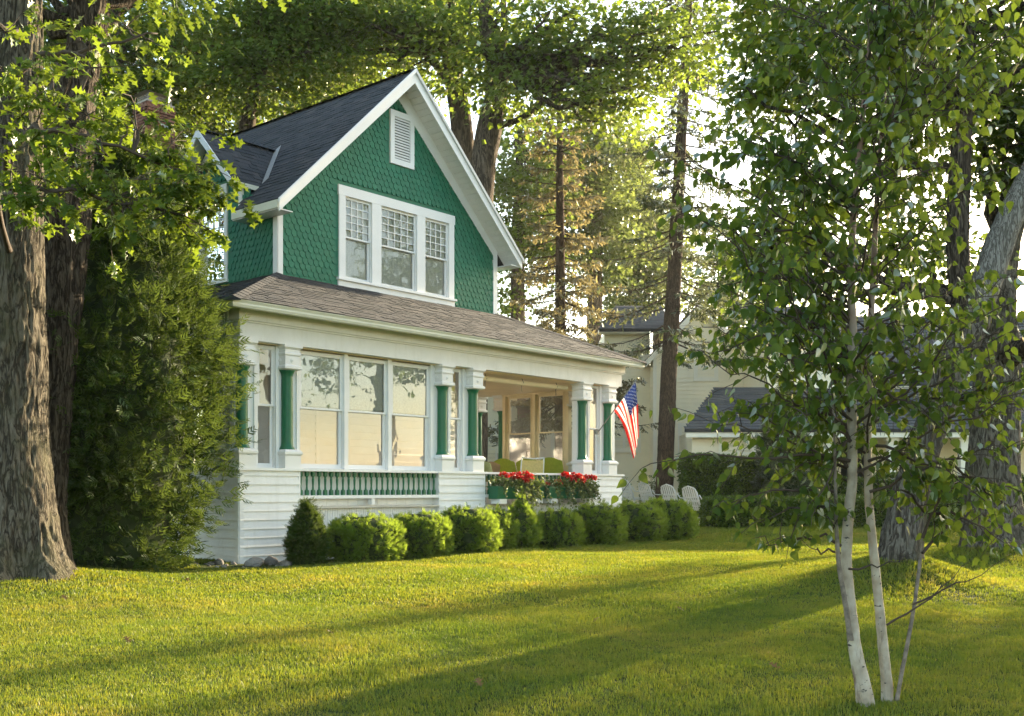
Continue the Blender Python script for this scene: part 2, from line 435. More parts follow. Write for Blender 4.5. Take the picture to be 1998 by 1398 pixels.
def window(parent, xf, a0, a1, z0, z1, zs, name='window', grid=None, shade=None, glass=None, frame=WHITE_CLEAN, st=.045, depth=.05, tilt=.006, shade_bottom=None, inner=None):
    """double-hung window: jamb frame, two sashes, panes (a pane in each light of a grid), muntins, roller shade"""
    glass = glass or GLASS
    w = MB()                                          # jamb lining
    e = .012
    w.xbox(xf, a0, a0+e, z0, z1, -.16, 0); w.xbox(xf, a1-e, a1, z0, z1, -.16, 0)
    w.xbox(xf, a0+e, a1-e, z1-e, z1, -.16, 0); w.xbox(xf, a0+e, a1-e, z0, z0+e, -.16, 0)
    root = part(name, w, frame, parent)
    b0, b1 = a0+e, a1-e
    up = MB(); d0, d1 = -.05, -.012                 # upper sash (outer)
    up.xbox(xf, b0, b0+st, zs, z1-e, d0, d1); up.xbox(xf, b1-st, b1, zs, z1-e, d0, d1)
    up.xbox(xf, b0+st, b1-st, z1-e-st, z1-e, d0, d1); up.xbox(xf, b0+st, b1-st, zs, zs+.035, d0, d1)
    part('sash', up, frame, root)
    lo = MB(); e0, e1 = -.095, -.053                # lower sash (inner)
    lo.xbox(xf, b0, b0+st, z0+e, zs+.03, e0, e1); lo.xbox(xf, b1-st, b1, z0+e, zs+.03, e0, e1)
    lo.xbox(xf, b0+st, b1-st, z0+e, z0+e+st*1.3, e0, e1); lo.xbox(xf, b0+st, b1-st, zs-.005, zs+.03, e0, e1)
    part('sash', lo, frame, root)
    def pane(p0, p1, q0, q1, d):
        mb = MB(); r = [RS.uniform(-tilt, tilt) for _ in range(3)]
        mb.add([xf(p0, q0, d+r[0]), xf(p1, q0, d+r[1]), xf(p1, q1, d+r[2]), xf(p0, q1, d+r[0]+r[2]-r[1])], [(0, 1, 2, 3)])
        part('pane', mb, glass, root)
    u0, u1, w0, w1 = b0+st, b1-st, zs+.035, z1-e-st
    if grid:
        nc, nr = grid; mw = .009
        for i in range(nc):
            for j in range(nr):
                pane(u0+(u1-u0)*i/nc, u0+(u1-u0)*(i+1)/nc, w0+(w1-w0)*j/nr, w0+(w1-w0)*(j+1)/nr, -.030)
        for i in range(1, nc):
            a = u0+(u1-u0)*i/nc
            part('muntin', MB().xbox(xf, a-mw, a+mw, w0, w1, -.038, -.016), frame, root)
        for j in range(1, nr):
            z = w0+(w1-w0)*j/nr
            part('muntin', MB().xbox(xf, u0, u1, z-mw, z+mw, -.040, -.018), frame, root)
    else:
        pane(u0, u1, w0, w1, -.030)
    pane(b0+st, b1-st, z0+e+st*1.3, zs-.005, -.074)
    if shade:
        sb = shade_bottom if shade_bottom is not None else z0
        mb = MB(); n = 8
        vs = []
        zk = max(sb, zs+.05)                     # hangs behind the lower sash, then close behind the upper one
        for i in range(n+1):
            for z, dd in ((sb, -.108), (zk-.015, -.108), (zk+.015, -.062), (z1, -.062)):
                vs.append(xf(a0+.015+(a1-a0-.03)*i/n, z, dd+.003*math.sin(i*1.7)))
        mb.add(vs, [(4*i+k, 4*i+4+k, 4*i+5+k, 4*i+1+k) for i in range(n) for k in range(3)])
        part('shade', mb, shade, root)
        if shade_bottom is not None:
            part('shade_rail', MB().xbox(xf, a0+.03, a1-.03, sb-.02, sb+.005, -.119, -.103), frame, root)
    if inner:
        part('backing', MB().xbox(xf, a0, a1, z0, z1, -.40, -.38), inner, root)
    return root

XF0 = xf_front(0.0)
SILL = 1.50; LEDGE = .87; W_P = 10.81; WT = 2.1; S1, S2 = 2.34, 8.66; SM = (S1+S2)/2
# --- clapboarded piers under the porch
def pier(a0, a1, xf, zt=SILL-.02, z0=-.08, corner0=True, corner1=True, thick=.24):
    core = MB().xbox(xf, a0, a1, z0, zt, -thick, -.002)
    p = part('pier_wall', core, WHITE)
    boards(p, WHITE, xf, a0+.0, a1-.0, z0, zt)
    if corner0: part('corner_board', MB().xbox(xf, a0-.012, a0+.07, z0, zt, -.002, .027), WHITE_CLEAN, p)
    return p
pier(0, 1.22, XF0); pier(4.60, 5.94, XF0, corner0=False); pier(9.50, W_P, XF0, corner0=False)
pier(0.002, 7.0, xf_left(0.0)); pier(0.002, 3.5, xf_right(W_P), corner0=False)
for a in (1.22, 5.94):
    part('corner_board', MB().xbox(XF0, a-.035, a+.004, -.05, SILL-.02, -.24, .022), WHITE_CLEAN)
# sill cap
for a0, a1 in ((-.06, 1.26), (4.56, 5.97), (9.46, W_P+.06)):
    part('sill_cap', MB().xbox(XF0, a0, a1, SILL-.02, SILL+.025, -.30, .06), WHITE_CLEAN)
part('sill_cap', MB().xbox(xf_left(0), .30, 7.0, SILL-.02, SILL+.025, -.30, .06), WHITE_CLEAN)
part('sill_cap', MB().xbox(xf_right(W_P), .30, 3.5, SILL-.02, SILL+.025, -.30, .06), WHITE_CLEAN)
# railings with turned balusters
def baluster_mesh():
    mb = MB(); r = .027
    mb.box(-r, r, -r, r, 0, .09); mb.box(-r, r, -r, r, .33, .41)
    mb.lathe([(.026, .09), (.019, .115), (.016, .16), (.020, .23), (.022, .27), (.017, .31), (.026, .33)], (0, 0), 10)
    return mb.mesh('baluster', GREEN)
BAL = baluster_mesh()
def railing(a0, a1, n, solid):
    r = part('railing', MB().xbox(XF0, a0, a1, SILL-.02, SILL+.022, -.26, .05), WHITE_CLEAN)
    part('bottom_rail', MB().xbox(XF0, a0, a1, 1.005, 1.062, -.12, .012), WHITE_CLEAN, r)
    for i in range(n):
        b = bpy.data.objects.new('baluster', BAL); link(b, r)
        b.location = (a0+(i+.5)*(a1-a0)/n, .055, 1.064)
        b.rotation_euler = (0, 0, RS.uniform(-.05, .05))
    if solid:
        q = part('railing_panel', MB().xbox(XF0, a0, a1, LEDGE, SILL-.02, -.24, -.17), WHITE, r)
        n2 = 14
        for i in range(n2):
            p0 = a0+(a1-a0)*i/n2
            part('panel_board', MB().xbox(XF0, p0+.003, p0+(a1-a0)/n2-.003, LEDGE+.01, 1.46, -.169, -.158), WHITE, r)
    part('rail_block', MB().xbox(XF0, (a0+a1)/2-.04, (a0+a1)/2+.04, LEDGE+.02, 1.005, -.11, .0), WHITE_CLEAN, r)
    return r
railing(1.22, 4.60, 25, True); railing(5.94, 9.50, 26, False)
for a0, a1 in ((1.22, 4.60), (5.94, 9.50)):
    part('porch_ledge', MB().xbox(XF0, a0, a1, LEDGE-.035, LEDGE, -.24, .035), FLOOR_M)
    sk = MB().xbox(XF0, a0, a1, -.1, LEDGE-.035, -.20, -.07)
    p = part('skirt_panel', sk, WHITE)
    bd = MB(); k = int((a1-a0)/.055)
    for i in range(k):
        x = a0+(a1-a0)*i/k
        bd.xbox(XF0, x+.005, x+(a1-a0)/k-.005, -.1, LEDGE-.036, -.069, -.055)
    tag(part('beadboard', bd, WHITE, p), kind='stuff')
# floor, ceiling, main wall behind the porch
part('porch_floor', MB().box(.05, W_P-.05, .25, 7.0, .75, LEDGE-.04), FLOOR_M)
CE = 3.60
cl = part('porch_ceiling', MB().box(.1, W_P-.1, .12, 7.0, CE, CE+.06), TAN_CEIL)
for i in range(0, 26):
    t0 = .20+i*.12
    part('ceiling_board', MB().box(5.0, W_P-.14, t0+.003, t0+.117, CE-.012, CE-.001), TAN_CEIL, cl)
iw = part('porch_wall', MB().box(S1, 7.5, WT, WT+.12, LEDGE-.04, CE), INNER)
boards(iw, INNER, xf_front(WT), S1, 7.5, LEDGE-.03, CE-.02, .15)
iw2 = part('porch_wall', MB().box(7.38, 7.5, WT+.12, 7.0, LEDGE-.04, CE), INNER)
part('porch_wall', MB().box(S1, S1+.12, WT+.12, 7.0, LEDGE-.04, CE), INNER)
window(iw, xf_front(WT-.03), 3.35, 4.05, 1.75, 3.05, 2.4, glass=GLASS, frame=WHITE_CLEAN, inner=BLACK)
cs = MB()
for q in ((3.26, 3.345, 1.68, 3.14), (4.055, 4.14, 1.68, 3.14)): cs.xbox(xf_front(WT-.02), *q, -.01, .02)
cs.xbox(xf_front(WT-.02), 3.26, 4.14, 3.06, 3.16, -.01, .022)
part('window_casing', cs, WHITE_CLEAN, iw)
# --- columns: pedestal, shaft, capital with rosettes
def column(s, t, inner=False, corner=False):
    ped = MB(); cap = MB()
    m = WHITE_CLEAN
    def sq(mb, w, z0, z1, w2=None):
        w2 = w2 or w
        vs = [(s+sx*q, t+sy*q, z) for z, q in ((z0, w), (z1, w2)) for sx, sy in ((-1, -1), (1, -1), (1, 1), (-1, 1))]
        mb.add(vs, [(3, 2, 1, 0), (4, 5, 6, 7), (0, 1, 5, 4), (1, 2, 6, 5), (2, 3, 7, 6), (3, 0, 4, 7)])
    sq(ped, .165, SILL+.025, 1.735); sq(ped, .165, 1.735, 1.765, .19); sq(ped, .19, 1.765, 1.80); sq(ped, .19, 1.80, 1.845, .145)
    p = part('column', ped, m)
    sh = MB().lathe([(.142, 1.845), (.128, 1.87), (.108, 1.91), (.101, 1.97), (.100, 2.4), (.098, 2.9), (.096, 3.08), (.104, 3.13), (.122, 3.165), (.138, 3.195)], (s, t), 24)
    part('shaft', sh, GREEN, p, smooth=True)
    sq(cap, .138, 3.195, 3.215, .18); sq(cap, .18, 3.215, 3.255); sq(cap, .18, 3.255, 3.275, .15)
    sq(cap, .15, 3.275, 3.43); sq(cap, .15, 3.43, 3.45, .168); sq(cap, .168, 3.45, 3.475); sq(cap, .168, 3.475, 3.495, .152)
    sq(cap, .152, 3.495, 3.54); sq(cap, .152, 3.54, 3.575, .19); sq(cap, .19, 3.575, 3.615)
    c = part('capital', cap, m, p)
    for dx, dy in ((0, -1), (-1, 0), (1, 0)):
        ro = MB(); k = 12
        for (r, d) in ((.042, .006), (.026, .014), (.011, .022)):
            cx, cy = s+dx*.15, t+dy*.15
            tang = Vector((-dy, dx, 0)); nrm = Vector((dx, dy, 0))
            ring = [Vector((cx, cy, 3.352))+tang*(r*math.cos(2*PI*i/k))+Vector((0, 0, 1))*(r*math.sin(2*PI*i/k))+nrm*(.0005) for i in range(k)]
            ro.prism(ring, nrm*d)
        part('rosette', ro, m, p)
    return p
COLS = [.13, 1.05, 4.83, 5.72, 9.42, 10.42]
for s in COLS: column(s, .12)
for t in (1.22, 3.66, 4.50): column(W_P-.13, t)
column(.13, 1.05)
# white post panels behind the columns and between the windows
def casing(xf, rects, z0=SILL+.025, z1=3.60, mat=WHITE_CLEAN, d0=-.30, d1=-.165):
    for a0, a1 in rects:
        part('window_post', MB().xbox(xf, a0, a1, z0, z1, d0, d1), mat)
WX = xf_front(.165)
casing(XF0, [(.02, .455), (.83, 1.335), (4.59, 5.085), (5.44, 5.93), (9.28, 9.735), (10.14, 10.78)])
trim = lambda xf, a0, a1, z0, z1: part('window_casing', MB().xbox(xf, a0, a1, z0, z1, -.164, -.135), WHITE_CLEAN)
for a0, a1 in ((.39, .455), (.83, .895), (5.02, 5.085), (5.44, 5.505), (9.67, 9.735), (10.14, 10.205), (1.27, 1.335), (4.525, 4.60)):
    trim(XF0, a0, a1, SILL+.025, 3.60)
# narrow side lights and the three wide porch windows
for a0, a1 in ((.46, .825), (5.09, 5.435), (9.74, 10.135)):
    window(house, WX, a0, a1, SILL+.03, 3.585, 2.57, 'porch_window', glass=GLASS_P, st=.05)
part('window_casing', MB().xbox(XF0, 2.335, 2.425, SILL+.025, 3.60, -.30, -.135), WHITE_CLEAN)
part('window_casing', MB().xbox(XF0, 3.405, 3.495, SILL+.025, 3.60, -.30, -.135), WHITE_CLEAN)
for a0, a1, sb in ((1.335, 2.335, 2.60), (2.425, 3.405, 2.62), (3.495, 4.525, 2.58)):
    window(house, WX, a0, a1, SILL+.03, 3.575, 2.57, 'porch_window', shade=SHADE2, glass=GLASS_P, st=.055, shade_bottom=sb)
# left side glazing
XL = xf_left(.165)
casing(xf_left(0), [(.305, .36), (.62, 1.3), (1.80, 2.3)])
for a0, a1 in ((.36, .62), (1.3, 1.8), (2.3, 3.2)):
    window(house, XL, a0, a1, SILL+.03, 3.585, 2.57, 'porch_window', glass=GLASS_P, st=.05)
part('window_post', MB().xbox(xf_left(0), 3.2, 7.0, SILL+.025, 3.6, -.30, -.165), WHITE)
# right end wall of the porch: two tall windows, seen from inside in cream with bounced sun in the colour
XR = xf_right(W_P-.165)
casing(xf_right(W_P), [(.305, .36), (.62, .96), (1.36, 1.50), (3.40, 3.50)], mat=TAN)
part('window_post', MB().xbox(xf_right(W_P), 2.41, 2.53, SILL+.025, 3.6, -.30, -.165), TAN)
window(house, XR, .36, .62, SILL+.03, 3.585, 2.57, 'porch_window', glass=GLASS, frame=TAN, st=.05)
for a0, a1 in ((1.50, 2.41), (2.53, 3.40)):
    window(house, XR, a0, a1, SILL+.03, 3.56, 2.57, 'porch_window', glass=GLASS, frame=TAN, st=.06)
part('window_head', MB().xbox(xf_right(W_P), .31, 3.5, 3.562, 3.598, -.33, -.17), TAN)
# frieze, upper band, soffit, gutter
fz = MB()
fz.xbox(XF0, -.0, W_P, 3.617, 3.90, -.26, .02)
fz.xbox(XF0, -.03, W_P+.03, 3.90, 3.93, -.20, .05)
fz.xbox(XF0, -.06, W_P+.06, 3.93, 4.13, -.20, .085)
fz.xbox(xf_left(0), .262, 7.0, 3.617, 3.90, -.26, .02)
fz.xbox(xf_left(0), .204, 7.0, 3.90, 3.93, -.20, .05)
fz.xbox(xf_left(0), .204, 7.0, 3.93, 4.13, -.20, .083)
fz.xbox(xf_right(W_P), .262, 7.0, 3.617, 3.90, -.26, .02)
fz.xbox(xf_right(W_P), .204, 7.0, 3.90, 4.13, -.20, .083)
part('frieze', fz, WHITE)
EO = .42                                              # eave overhang
part('soffit', MB().box(-EO+.03, W_P+EO-.03, -EO+.03, 7.0, 4.132, 4.15), CREAM_TRIM)
gt = MB()
prof = [(0, 4.06), (.03, 4.05), (.07, 4.06), (.085, 4.10), (.082, 4.13), (.10, 4.165), (.10, 4.18), (.086, 4.18), (0, 4.18)]
o0 = EO-.10
def gutter_run(c0, c1):
    # c0,c1: functions giving the mitred end points for outward offset d
    n = len(prof)
    vs = [c0(o0+d)+(z,) for d, z in prof]+[c1(o0+d)+(z,) for d, z in prof]
    gt.add(vs, [(i, i+1, n+i+1, n+i) for i in range(n-1)]+[tuple(range(n)), tuple(range(n, 2*n))])
gutter_run(lambda d: (-d, -d), lambda d: (W_P+d, -d))
gutter_run(lambda d: (-d, -d), lambda d: (-d, 7.0))
part('gutter', gt, CREAM_TRIM)
# --- roofs with laid shingle courses
ROOF_PIECES = []        # (verts, faces, rank) all roof shingles of the house
def shingle_roof(o, ux, uy, W, H, clip, expo=.135, tab=.30, rank=5, rs=random.Random(3), skip=None):
    """o: eave corner, ux along the eave, uy up the slope (unit); clip(a,b)->bool keeps a tab"""
    o = Vector(o); ux = Vector(ux).normalized(); uy = Vector(uy).normalized(); nz = ux.cross(uy).normalized()
    if nz.z < 0: nz = -nz
    rows = int(H/expo)+1
    for r in range(rows):
        b = r*expo
        a = -rs.uniform(0, tab)
        while a < W:
            w = tab*rs.choice((.55, .75, 1.0, 1.15, .4))
            a1 = a+w
            c0, c1 = clip(b+expo*.5)
            p0, p1 = max(a, c0), min(a1, c1)
            if p1-p0 > .02:
                th = rs.choice((.006, .008, .013, .015)); g = .003
                dz = rs.uniform(0, .012)
                def P(aa, bb, nn): return tuple(o+ux*aa+uy*bb+nz*nn)
                top = min(b+expo+.03, H+.01)
                vs = [P(p0+g, b-dz, .004), P(p1-g, b-dz, .004), P(p1-g, b-dz, .004+th), P(p0+g, b-dz, .004+th), P(p1-g, top, .006), P(p0+g, top, .006)]
                if skip and skip((Vector(vs[0])+Vector(vs[4]))*.5): a = a1; continue
                ROOF_PIECES.append((vs, [(0, 1, 2, 3), (3, 2, 4, 5), (0, 3, 5), (1, 4, 2)], rank+rs.random()*.5))
            a = a1
ZE = 4.18
# porch roof planes
fs = (5.30-ZE)/(WT+EO); ls = (5.30-ZE)/(S1+EO); rs_ = (5.30-ZE)/(W_P+EO-S2)
pr = MB()
pr.add([(-EO, -EO, ZE), (W_P+EO, -EO, ZE), (S2, WT, 5.30), (S1, WT, 5.30)], [(0, 1, 2, 3)])
pr.add([(-EO, -EO, ZE), (S1, WT, 5.30), (S1, 7.4, 5.30), (-EO, 7.4, ZE)], [(0, 1, 2, 3)])
pr.add([(W_P+EO, -EO, ZE), (W_P+EO, 7.4, ZE), (S2, 7.4, 5.30), (S2, WT, 5.30)], [(0, 1, 2, 3)])
pr.add([(-EO, -EO, ZE-.012), (W_P+EO, -EO, ZE-.012), (W_P+EO, 7.4, ZE-.012), (-EO, 7.4, ZE-.012)], [(0, 1, 2, 3)])
porch_roof = part('porch_roof', pr, ROOF_BASE)
Lf = math.hypot(WT+EO, 5.30-ZE)
def clip_front(b):
    k = b/Lf
    return (S1+EO)*k, (W_P+2*EO)-(W_P+EO-S2)*k
shingle_roof((-EO, -EO, ZE), (1, 0, 0), (0, WT+EO, 5.30-ZE), W_P+2*EO, Lf, clip_front, rank=2)
Ll = math.hypot(S1+EO, 5.30-ZE)
shingle_roof((-EO, -EO, ZE), (0, 1, 0), (S1+EO, 0, 5.30-ZE), 7.8, Ll, lambda b: ((WT+EO)*b/Ll, 7.8), rank=3)
Lr = math.hypot(W_P+EO-S2, 5.30-ZE)
shingle_roof((W_P+EO, -EO, ZE), (0, 1, 0), (-(W_P+EO-S2), 0, 5.30-ZE), 7.8, Lr, lambda b: ((WT+EO)*b/Lr, 7.8), rank=8)
def hip_caps(p0, p1, n, w=.13, name='hip_cap', parent=None):
    p0 = Vector(p0); p1 = Vector(p1); d = (p1-p0); l = d.length; d.normalize()
    sd = d.cross(Vector((0, 0, 1))).normalized()
    for i in range(n):
        a = p0+d*(l*i/n-.01); b = p0+d*(l*(i+1)/n+.02)
        dz = Vector((0, 0, .026)); e = Vector((0, 0, .016)); f = Vector((0, 0, -.035))
        mb = MB().add([tuple(q) for q in (a-sd*w+f, a+dz, a+sd*w+f, b-sd*w+f-e*.4, b+e, b+sd*w+f-e*.4, a-sd*w+f*1.6, a+sd*w+f*1.6)],
                      [(0, 1, 4, 3), (1, 2, 5, 4), (0, 6, 7, 2, 1)])
        part(name, mb, ROOF, parent or house)
hip_caps((-EO, -EO, ZE+.02), (S1, WT, 5.32), 16, parent=porch_roof)
hip_caps((W_P+EO, -EO, ZE+.02), (S2, WT, 5.32), 16, parent=porch_roof)
# --- upper storey walls
EZ2, SL = 6.59, .975                 # main eave height at s=1.99 and slope
RZ = EZ2+SL*(SM-1.99)                # ridge height
BACK = 13.0
gw = MB()
zt = EZ2+SL*(S1-1.99)-.05; za = RZ-.12-.05
WH = (3.85, 7.21, 5.44, 7.16)        # opening of the triple window
def wtop(a): return za-SL*abs(a-SM)
gw.prism([(S1, WT, 5.15), (WH[0], WT, 5.15), (WH[0], WT, wtop(WH[0])), (S1, WT, zt)], (0, .15, 0))
gw.prism([(WH[1], WT, 5.15), (S2, WT, 5.15), (S2, WT, zt), (WH[1], WT, wtop(WH[1]))], (0, .15, 0))
gw.prism([(WH[0], WT, WH[3]), (WH[1], WT, WH[3]), (WH[1], WT, wtop(WH[1])), (SM, WT, za), (WH[0], WT, wtop(WH[0]))], (0, .15, 0))
gw.prism([(WH[0], WT, 5.15), (WH[1], WT, 5.15), (WH[1], WT, WH[2]), (WH[0], WT, WH[2])], (0, .15, 0))
gable = part('gable_wall', gw, GREEN_WALL)
DWO = (3.80, 4.70, 5.40, 7.22)       # opening of the dormer window
sw_ = part('side_wall', MB().box(S1, S1+.15, WT+.15, DWO[0], 4.9, zt).box(S1, S1+.15, DWO[1], BACK, 4.9, zt).box(S1, S1+.15, DWO[0], DWO[1], 4.9, DWO[2]), GREEN_WALL)
tag(part('attic_floor', MB().box(S1+.15, S2-.15, WT+.5, BACK, 5.0, 5.1), INNER))
part('side_wall', MB().box(S2-.15, S2, WT+.15, BACK, 4.9, zt), GREEN_WALL)
part('back_wall', MB().box(S1, S2, BACK, BACK+.15, 0, zt), GREEN_WALL)
part('lower_wall', MB().box(S1+.3, S2-.2, 7.0, 7.15, 0, 5.0), WHITE)
# scalloped shingles
SHW, SHE = .135, .123
def scallop_mesh(th=.024):
    mb = MB(); w = SHW/2-.004; n = 4
    pts = [(-w, SHE+.05), (-w, .052)]
    for i in range(n+1):                       # coved corner, then a flat lower edge
        a = PI/2*i/n
        pts.append((-w+w*.42*math.sin(a), .046*(math.cos(a))))
    pts += [(-x, z) for x, z in pts[::-1]]
    k = len(pts)
    vs = []
    for d0 in (0, 1):
        for x, z in pts:
            d = th*(1-.80*z/(SHE+.05))+.003 if d0 else 0.0
            vs.append((x, -d, z))
    mb.add(vs, [tuple(range(k, 2*k))]+[(i, i+1, k+i+1, k+i) for i in range(k-1)])
    return mb.mesh('shingle', GREEN_SH)
SCAL = scallop_mesh()
def scallops(xf_mat, a0, a1, z0, ztop, keep, parent, named, rng, name='wall_shingle'):
    """courses of scalloped shingles; xf_mat(a,z)->Matrix; keep(a,z); first NAMED keys become objects"""
    rest = MB(); r = 0; z = z0; out = []
    vs0 = [tuple(v.co) for v in SCAL.vertices]; fs0 = [tuple(p.vertices) for p in SCAL.polygons]
    while z < ztop:
        off = (r % 2)*SHW/2
        i = 0
        while True:
            a = a0+off+i*SHW+rng.uniform(-.004, .004); i += 1
            if a > a1: break
            if not keep(a, z+.06): continue
            M = xf_mat(a, z+rng.uniform(-.004, .004), rng.uniform(-.02, .02))
            if named(a, z):
                o = bpy.data.objects.new(name, SCAL); link(o, parent); o.matrix_local = M
            else:
                rest.add([tuple(M @ Vector(v)) for v in vs0], fs0)
        z += SHE; r += 1
    if rest.v: tag(part(name, rest, GREEN_SH, parent), kind='stuff')
def rake_half(z): return min((S2-S1)/2, (za-z)/SL)
def keep_front(a, z):
    if abs(a-SM) > rake_half(z)-.02 or abs(a-SM) > 3.16-.12: return False
    if 3.80 < a < 7.26 and 5.26 < z < 7.40: return False
    if 5.20 < a < 5.98 and 8.05 < z < 9.30: return False
    return True
def mat_front(a, z, rot): return Matrix.Translation((a, WT-.001, z)) @ Matrix.Rotation(rot, 4, 'Y')
rng_s = random.Random(5)
cnt_front = {'n': 0}
def named_front(a, z):
    if a < 6.2 and z > 5.6 and cnt_front['n'] < 299:
        cnt_front['n'] += 1; return True
    return False
scallops(mat_front, S1+.05, S2, 5.22, za, keep_front, gable, named_front, rng_s)
def mat_left(a, z, rot): return Matrix.Translation((S1-.001, a, z)) @ Matrix.Rotation(-PI/2, 4, 'Z') @ Matrix.Rotation(rot, 4, 'Y')
DC, DZ, DS = 4.25, 8.46, 1.04        # dormer centre, ridge height, slope
def keep_left(a, z):
    if a < WT+.12: return False
    if 3.62 < a < 4.92 and 5.30 < z < 7.40: return False
    if z > zt-.1: return abs(a-DC) < (DZ-.16-z)/DS-.03
    return True
dq = lambda t: DZ-.10-DS*abs(t-DC)
dg_ = MB().prism([(S1, DC-1.2, zt), (S1, DWO[0], zt), (S1, DWO[0], dq(DWO[0]))], (.15, 0, 0))
dg_.prism([(S1, DWO[1], zt), (S1, DC+1.2, zt), (S1, DWO[1], dq(DWO[1]))], (.15, 0, 0))
dg_.prism([(S1, DWO[0], DWO[3]), (S1, DWO[1], DWO[3]), (S1, DWO[1], dq(DWO[1])), (S1, DC, dq(DC)), (S1, DWO[0], dq(DWO[0]))], (.15, 0, 0))
part('dormer_wall', dg_, GREEN_WALL, sw_)
scallops(mat_left, WT+.1, 7.0, 4.95, DZ, keep_left, sw_, lambda a, z: False, rng_s)
# corner boards and trims
def tbox(name, mb, parent=None, mat=WHITE_CLEAN): return part(name, mb, mat, parent)
GX = xf_front(WT)
tbox('corner_board', MB().xbox(GX, S1-.03, S1+.11, 5.18, zt-.02, 0, .035))
tbox('corner_board', MB().xbox(xf_left(S1), WT-.035, WT+.09, 5.0, zt-.02, .0, .032))
tbox('corner_board', MB().xbox(GX, S2-.11, S2+.03, 5.18, zt-.02, 0, .035))
# main roof slabs
OV = 1.60-WT                          # rake plane at t=1.6
T0 = 1.60
def slope_pt(sgn, run, t, dz=0.0): return (SM+sgn*run, t, RZ-SL*run+dz)
HALF = SM-1.99
rf = MB()
DCUT = (3.05, 5.45)                   # the dormer interrupts the left eave
for sg, ta, tb, hf in ((1, T0, BACK+.4, HALF), (-1, T0, DCUT[0], HALF), (-1, DCUT[1], BACK+.4, HALF), (-1, DCUT[0], DCUT[1], HALF-.62)):
    vs = [slope_pt(sg, 0, ta), slope_pt(sg, hf, ta), slope_pt(sg, hf, tb), slope_pt(sg, 0, tb)]
    lo_ = [(x, y, z-.10) for x, y, z in vs]
    rf.add(vs+lo_, [(0, 1, 2, 3), (4, 7, 6, 5), (0, 4, 5, 1), (1, 5, 6, 2), (2, 6, 7, 3)])
main_roof = part('main_roof', rf, ROOF_BASE)
LS = HALF*math.hypot(1, SL)
# dormer cut on the left slope: skip tabs under the dormer
shingle_roof((1.99, T0, EZ2), (0, 1, 0), (1, 0, SL), BACK-T0+.4, LS, lambda b: (0, BACK-T0+.4), expo=.14, rank=6, skip=lambda p: abs(p.y-4.25) < 1.24 and p.z < 8.46-1.04*abs(p.y-4.25)-.02)
shingle_roof((2*SM-1.99, T0, EZ2), (0, 1, 0), (-1, 0, SL), BACK-T0+.4, LS, lambda b: (0, BACK-T0+.4), rank=9, expo=.3, tab=.6)
hip_caps((SM, T0, RZ+.02), (SM, BACK+.4, RZ+.02), 40, w=.12, name='ridge_cap', parent=main_roof)
# rake boards (front faces), mouldings, soffit planks and frieze boards
for sg in (-1, 1):
    def RP(run, t, dz): return (SM+sg*run, t, RZ-SL*run+dz)
    tbox('rake_board', MB().prism([RP(0, T0-.03, -.005), RP(HALF, T0-.03, -.005), RP(HALF, T0-.03, -.235), RP(0, T0-.03, -.275)], (0, .028, 0)), main_roof)
    tbox('rake_moulding', MB().prism([RP(0, T0-.075, .022), RP(HALF+.03, T0-.075, .022), RP(HALF+.03, T0-.075, -.06), RP(0, T0-.075, -.06)], (0, .044, 0)), main_roof, mat=paint('grey_drip_edge', (.55, .57, .58), .4, .04, 3, .03) if sg == 1 else WHITE_CLEAN)
    n = 34
    for i in range(n):                                 # soffit planks run from the wall out to the rake board
        r0, r1 = HALF*i/n+.006, HALF*(i+1)/n-.006
        vs = [RP(r0, T0, -.115), RP(r1, T0, -.115), RP(r1, WT, -.115), RP(r0, WT, -.115)]
        part('soffit_plank', MB().prism(vs, (0, 0, -.016)), WHITE, main_roof)
    tbox('frieze_board', MB().prism([RP(.12, WT-.03, -.132), RP(HALF-.33, WT-.03, -.132), RP(HALF-.33, WT-.03, -.36), RP(.0, WT-.03, -.50), RP(0, WT-.03, -.25)], (0, .029, 0)), main_roof)
    # fascia and soffit along the side eaves
    for ta, tb in (((T0, BACK),) if sg == 1 else ((T0, DCUT[0]), (DCUT[1], BACK))):
        tbox('eave_fascia', MB().prism([RP(HALF, ta, -.02), RP(HALF, tb, -.02), RP(HALF, tb, -.17), RP(HALF, ta, -.17)], (sg*.03, 0, 0)), main_roof, mat=CREAM_TRIM)
        q = [(SM+sg*HALF, ta+.02, EZ2-.17), (SM+sg*HALF, tb, EZ2-.17), (SM+sg*(SM-S1), tb, EZ2-.17), (SM+sg*(SM-S1), ta+.02, EZ2-.17)]
        tbox('eave_soffit', MB().prism(q, (0, 0, -.02)), main_roof, mat=WHITE)
# triple window in the gable
part('window_casing', MB().xbox(GX, 3.83, 7.23, 7.14, 7.34, 0, .045), WHITE_CLEAN, gable)
for a0, a1 in ((3.85, 4.015), (4.735, 4.995), (6.045, 6.295), (7.045, 7.21)):
    part('window_casing', MB().xbox(GX, a0, a1, 5.46, 7.14, -.1, .040), WHITE_CLEAN, gable)
part('window_sill', MB().xbox(GX, 3.80, 7.26, 5.41, 5.46, -.1, .085), WHITE_CLEAN, gable)
part('window_apron', MB().xbox(GX, 3.83, 7.23, 5.26, 5.41, 0, .04), WHITE_CLEAN, gable)
for (a0, a1, g) in ((4.015, 4.735, (4, 5)), (4.995, 6.045, (5, 5)), (6.295, 7.045, (4, 5))):
    window(house, GX, a0, a1, 5.46, 7.14, 6.30, 'gable_window', grid=g, shade=SHADE, tilt=.004, st=.04)
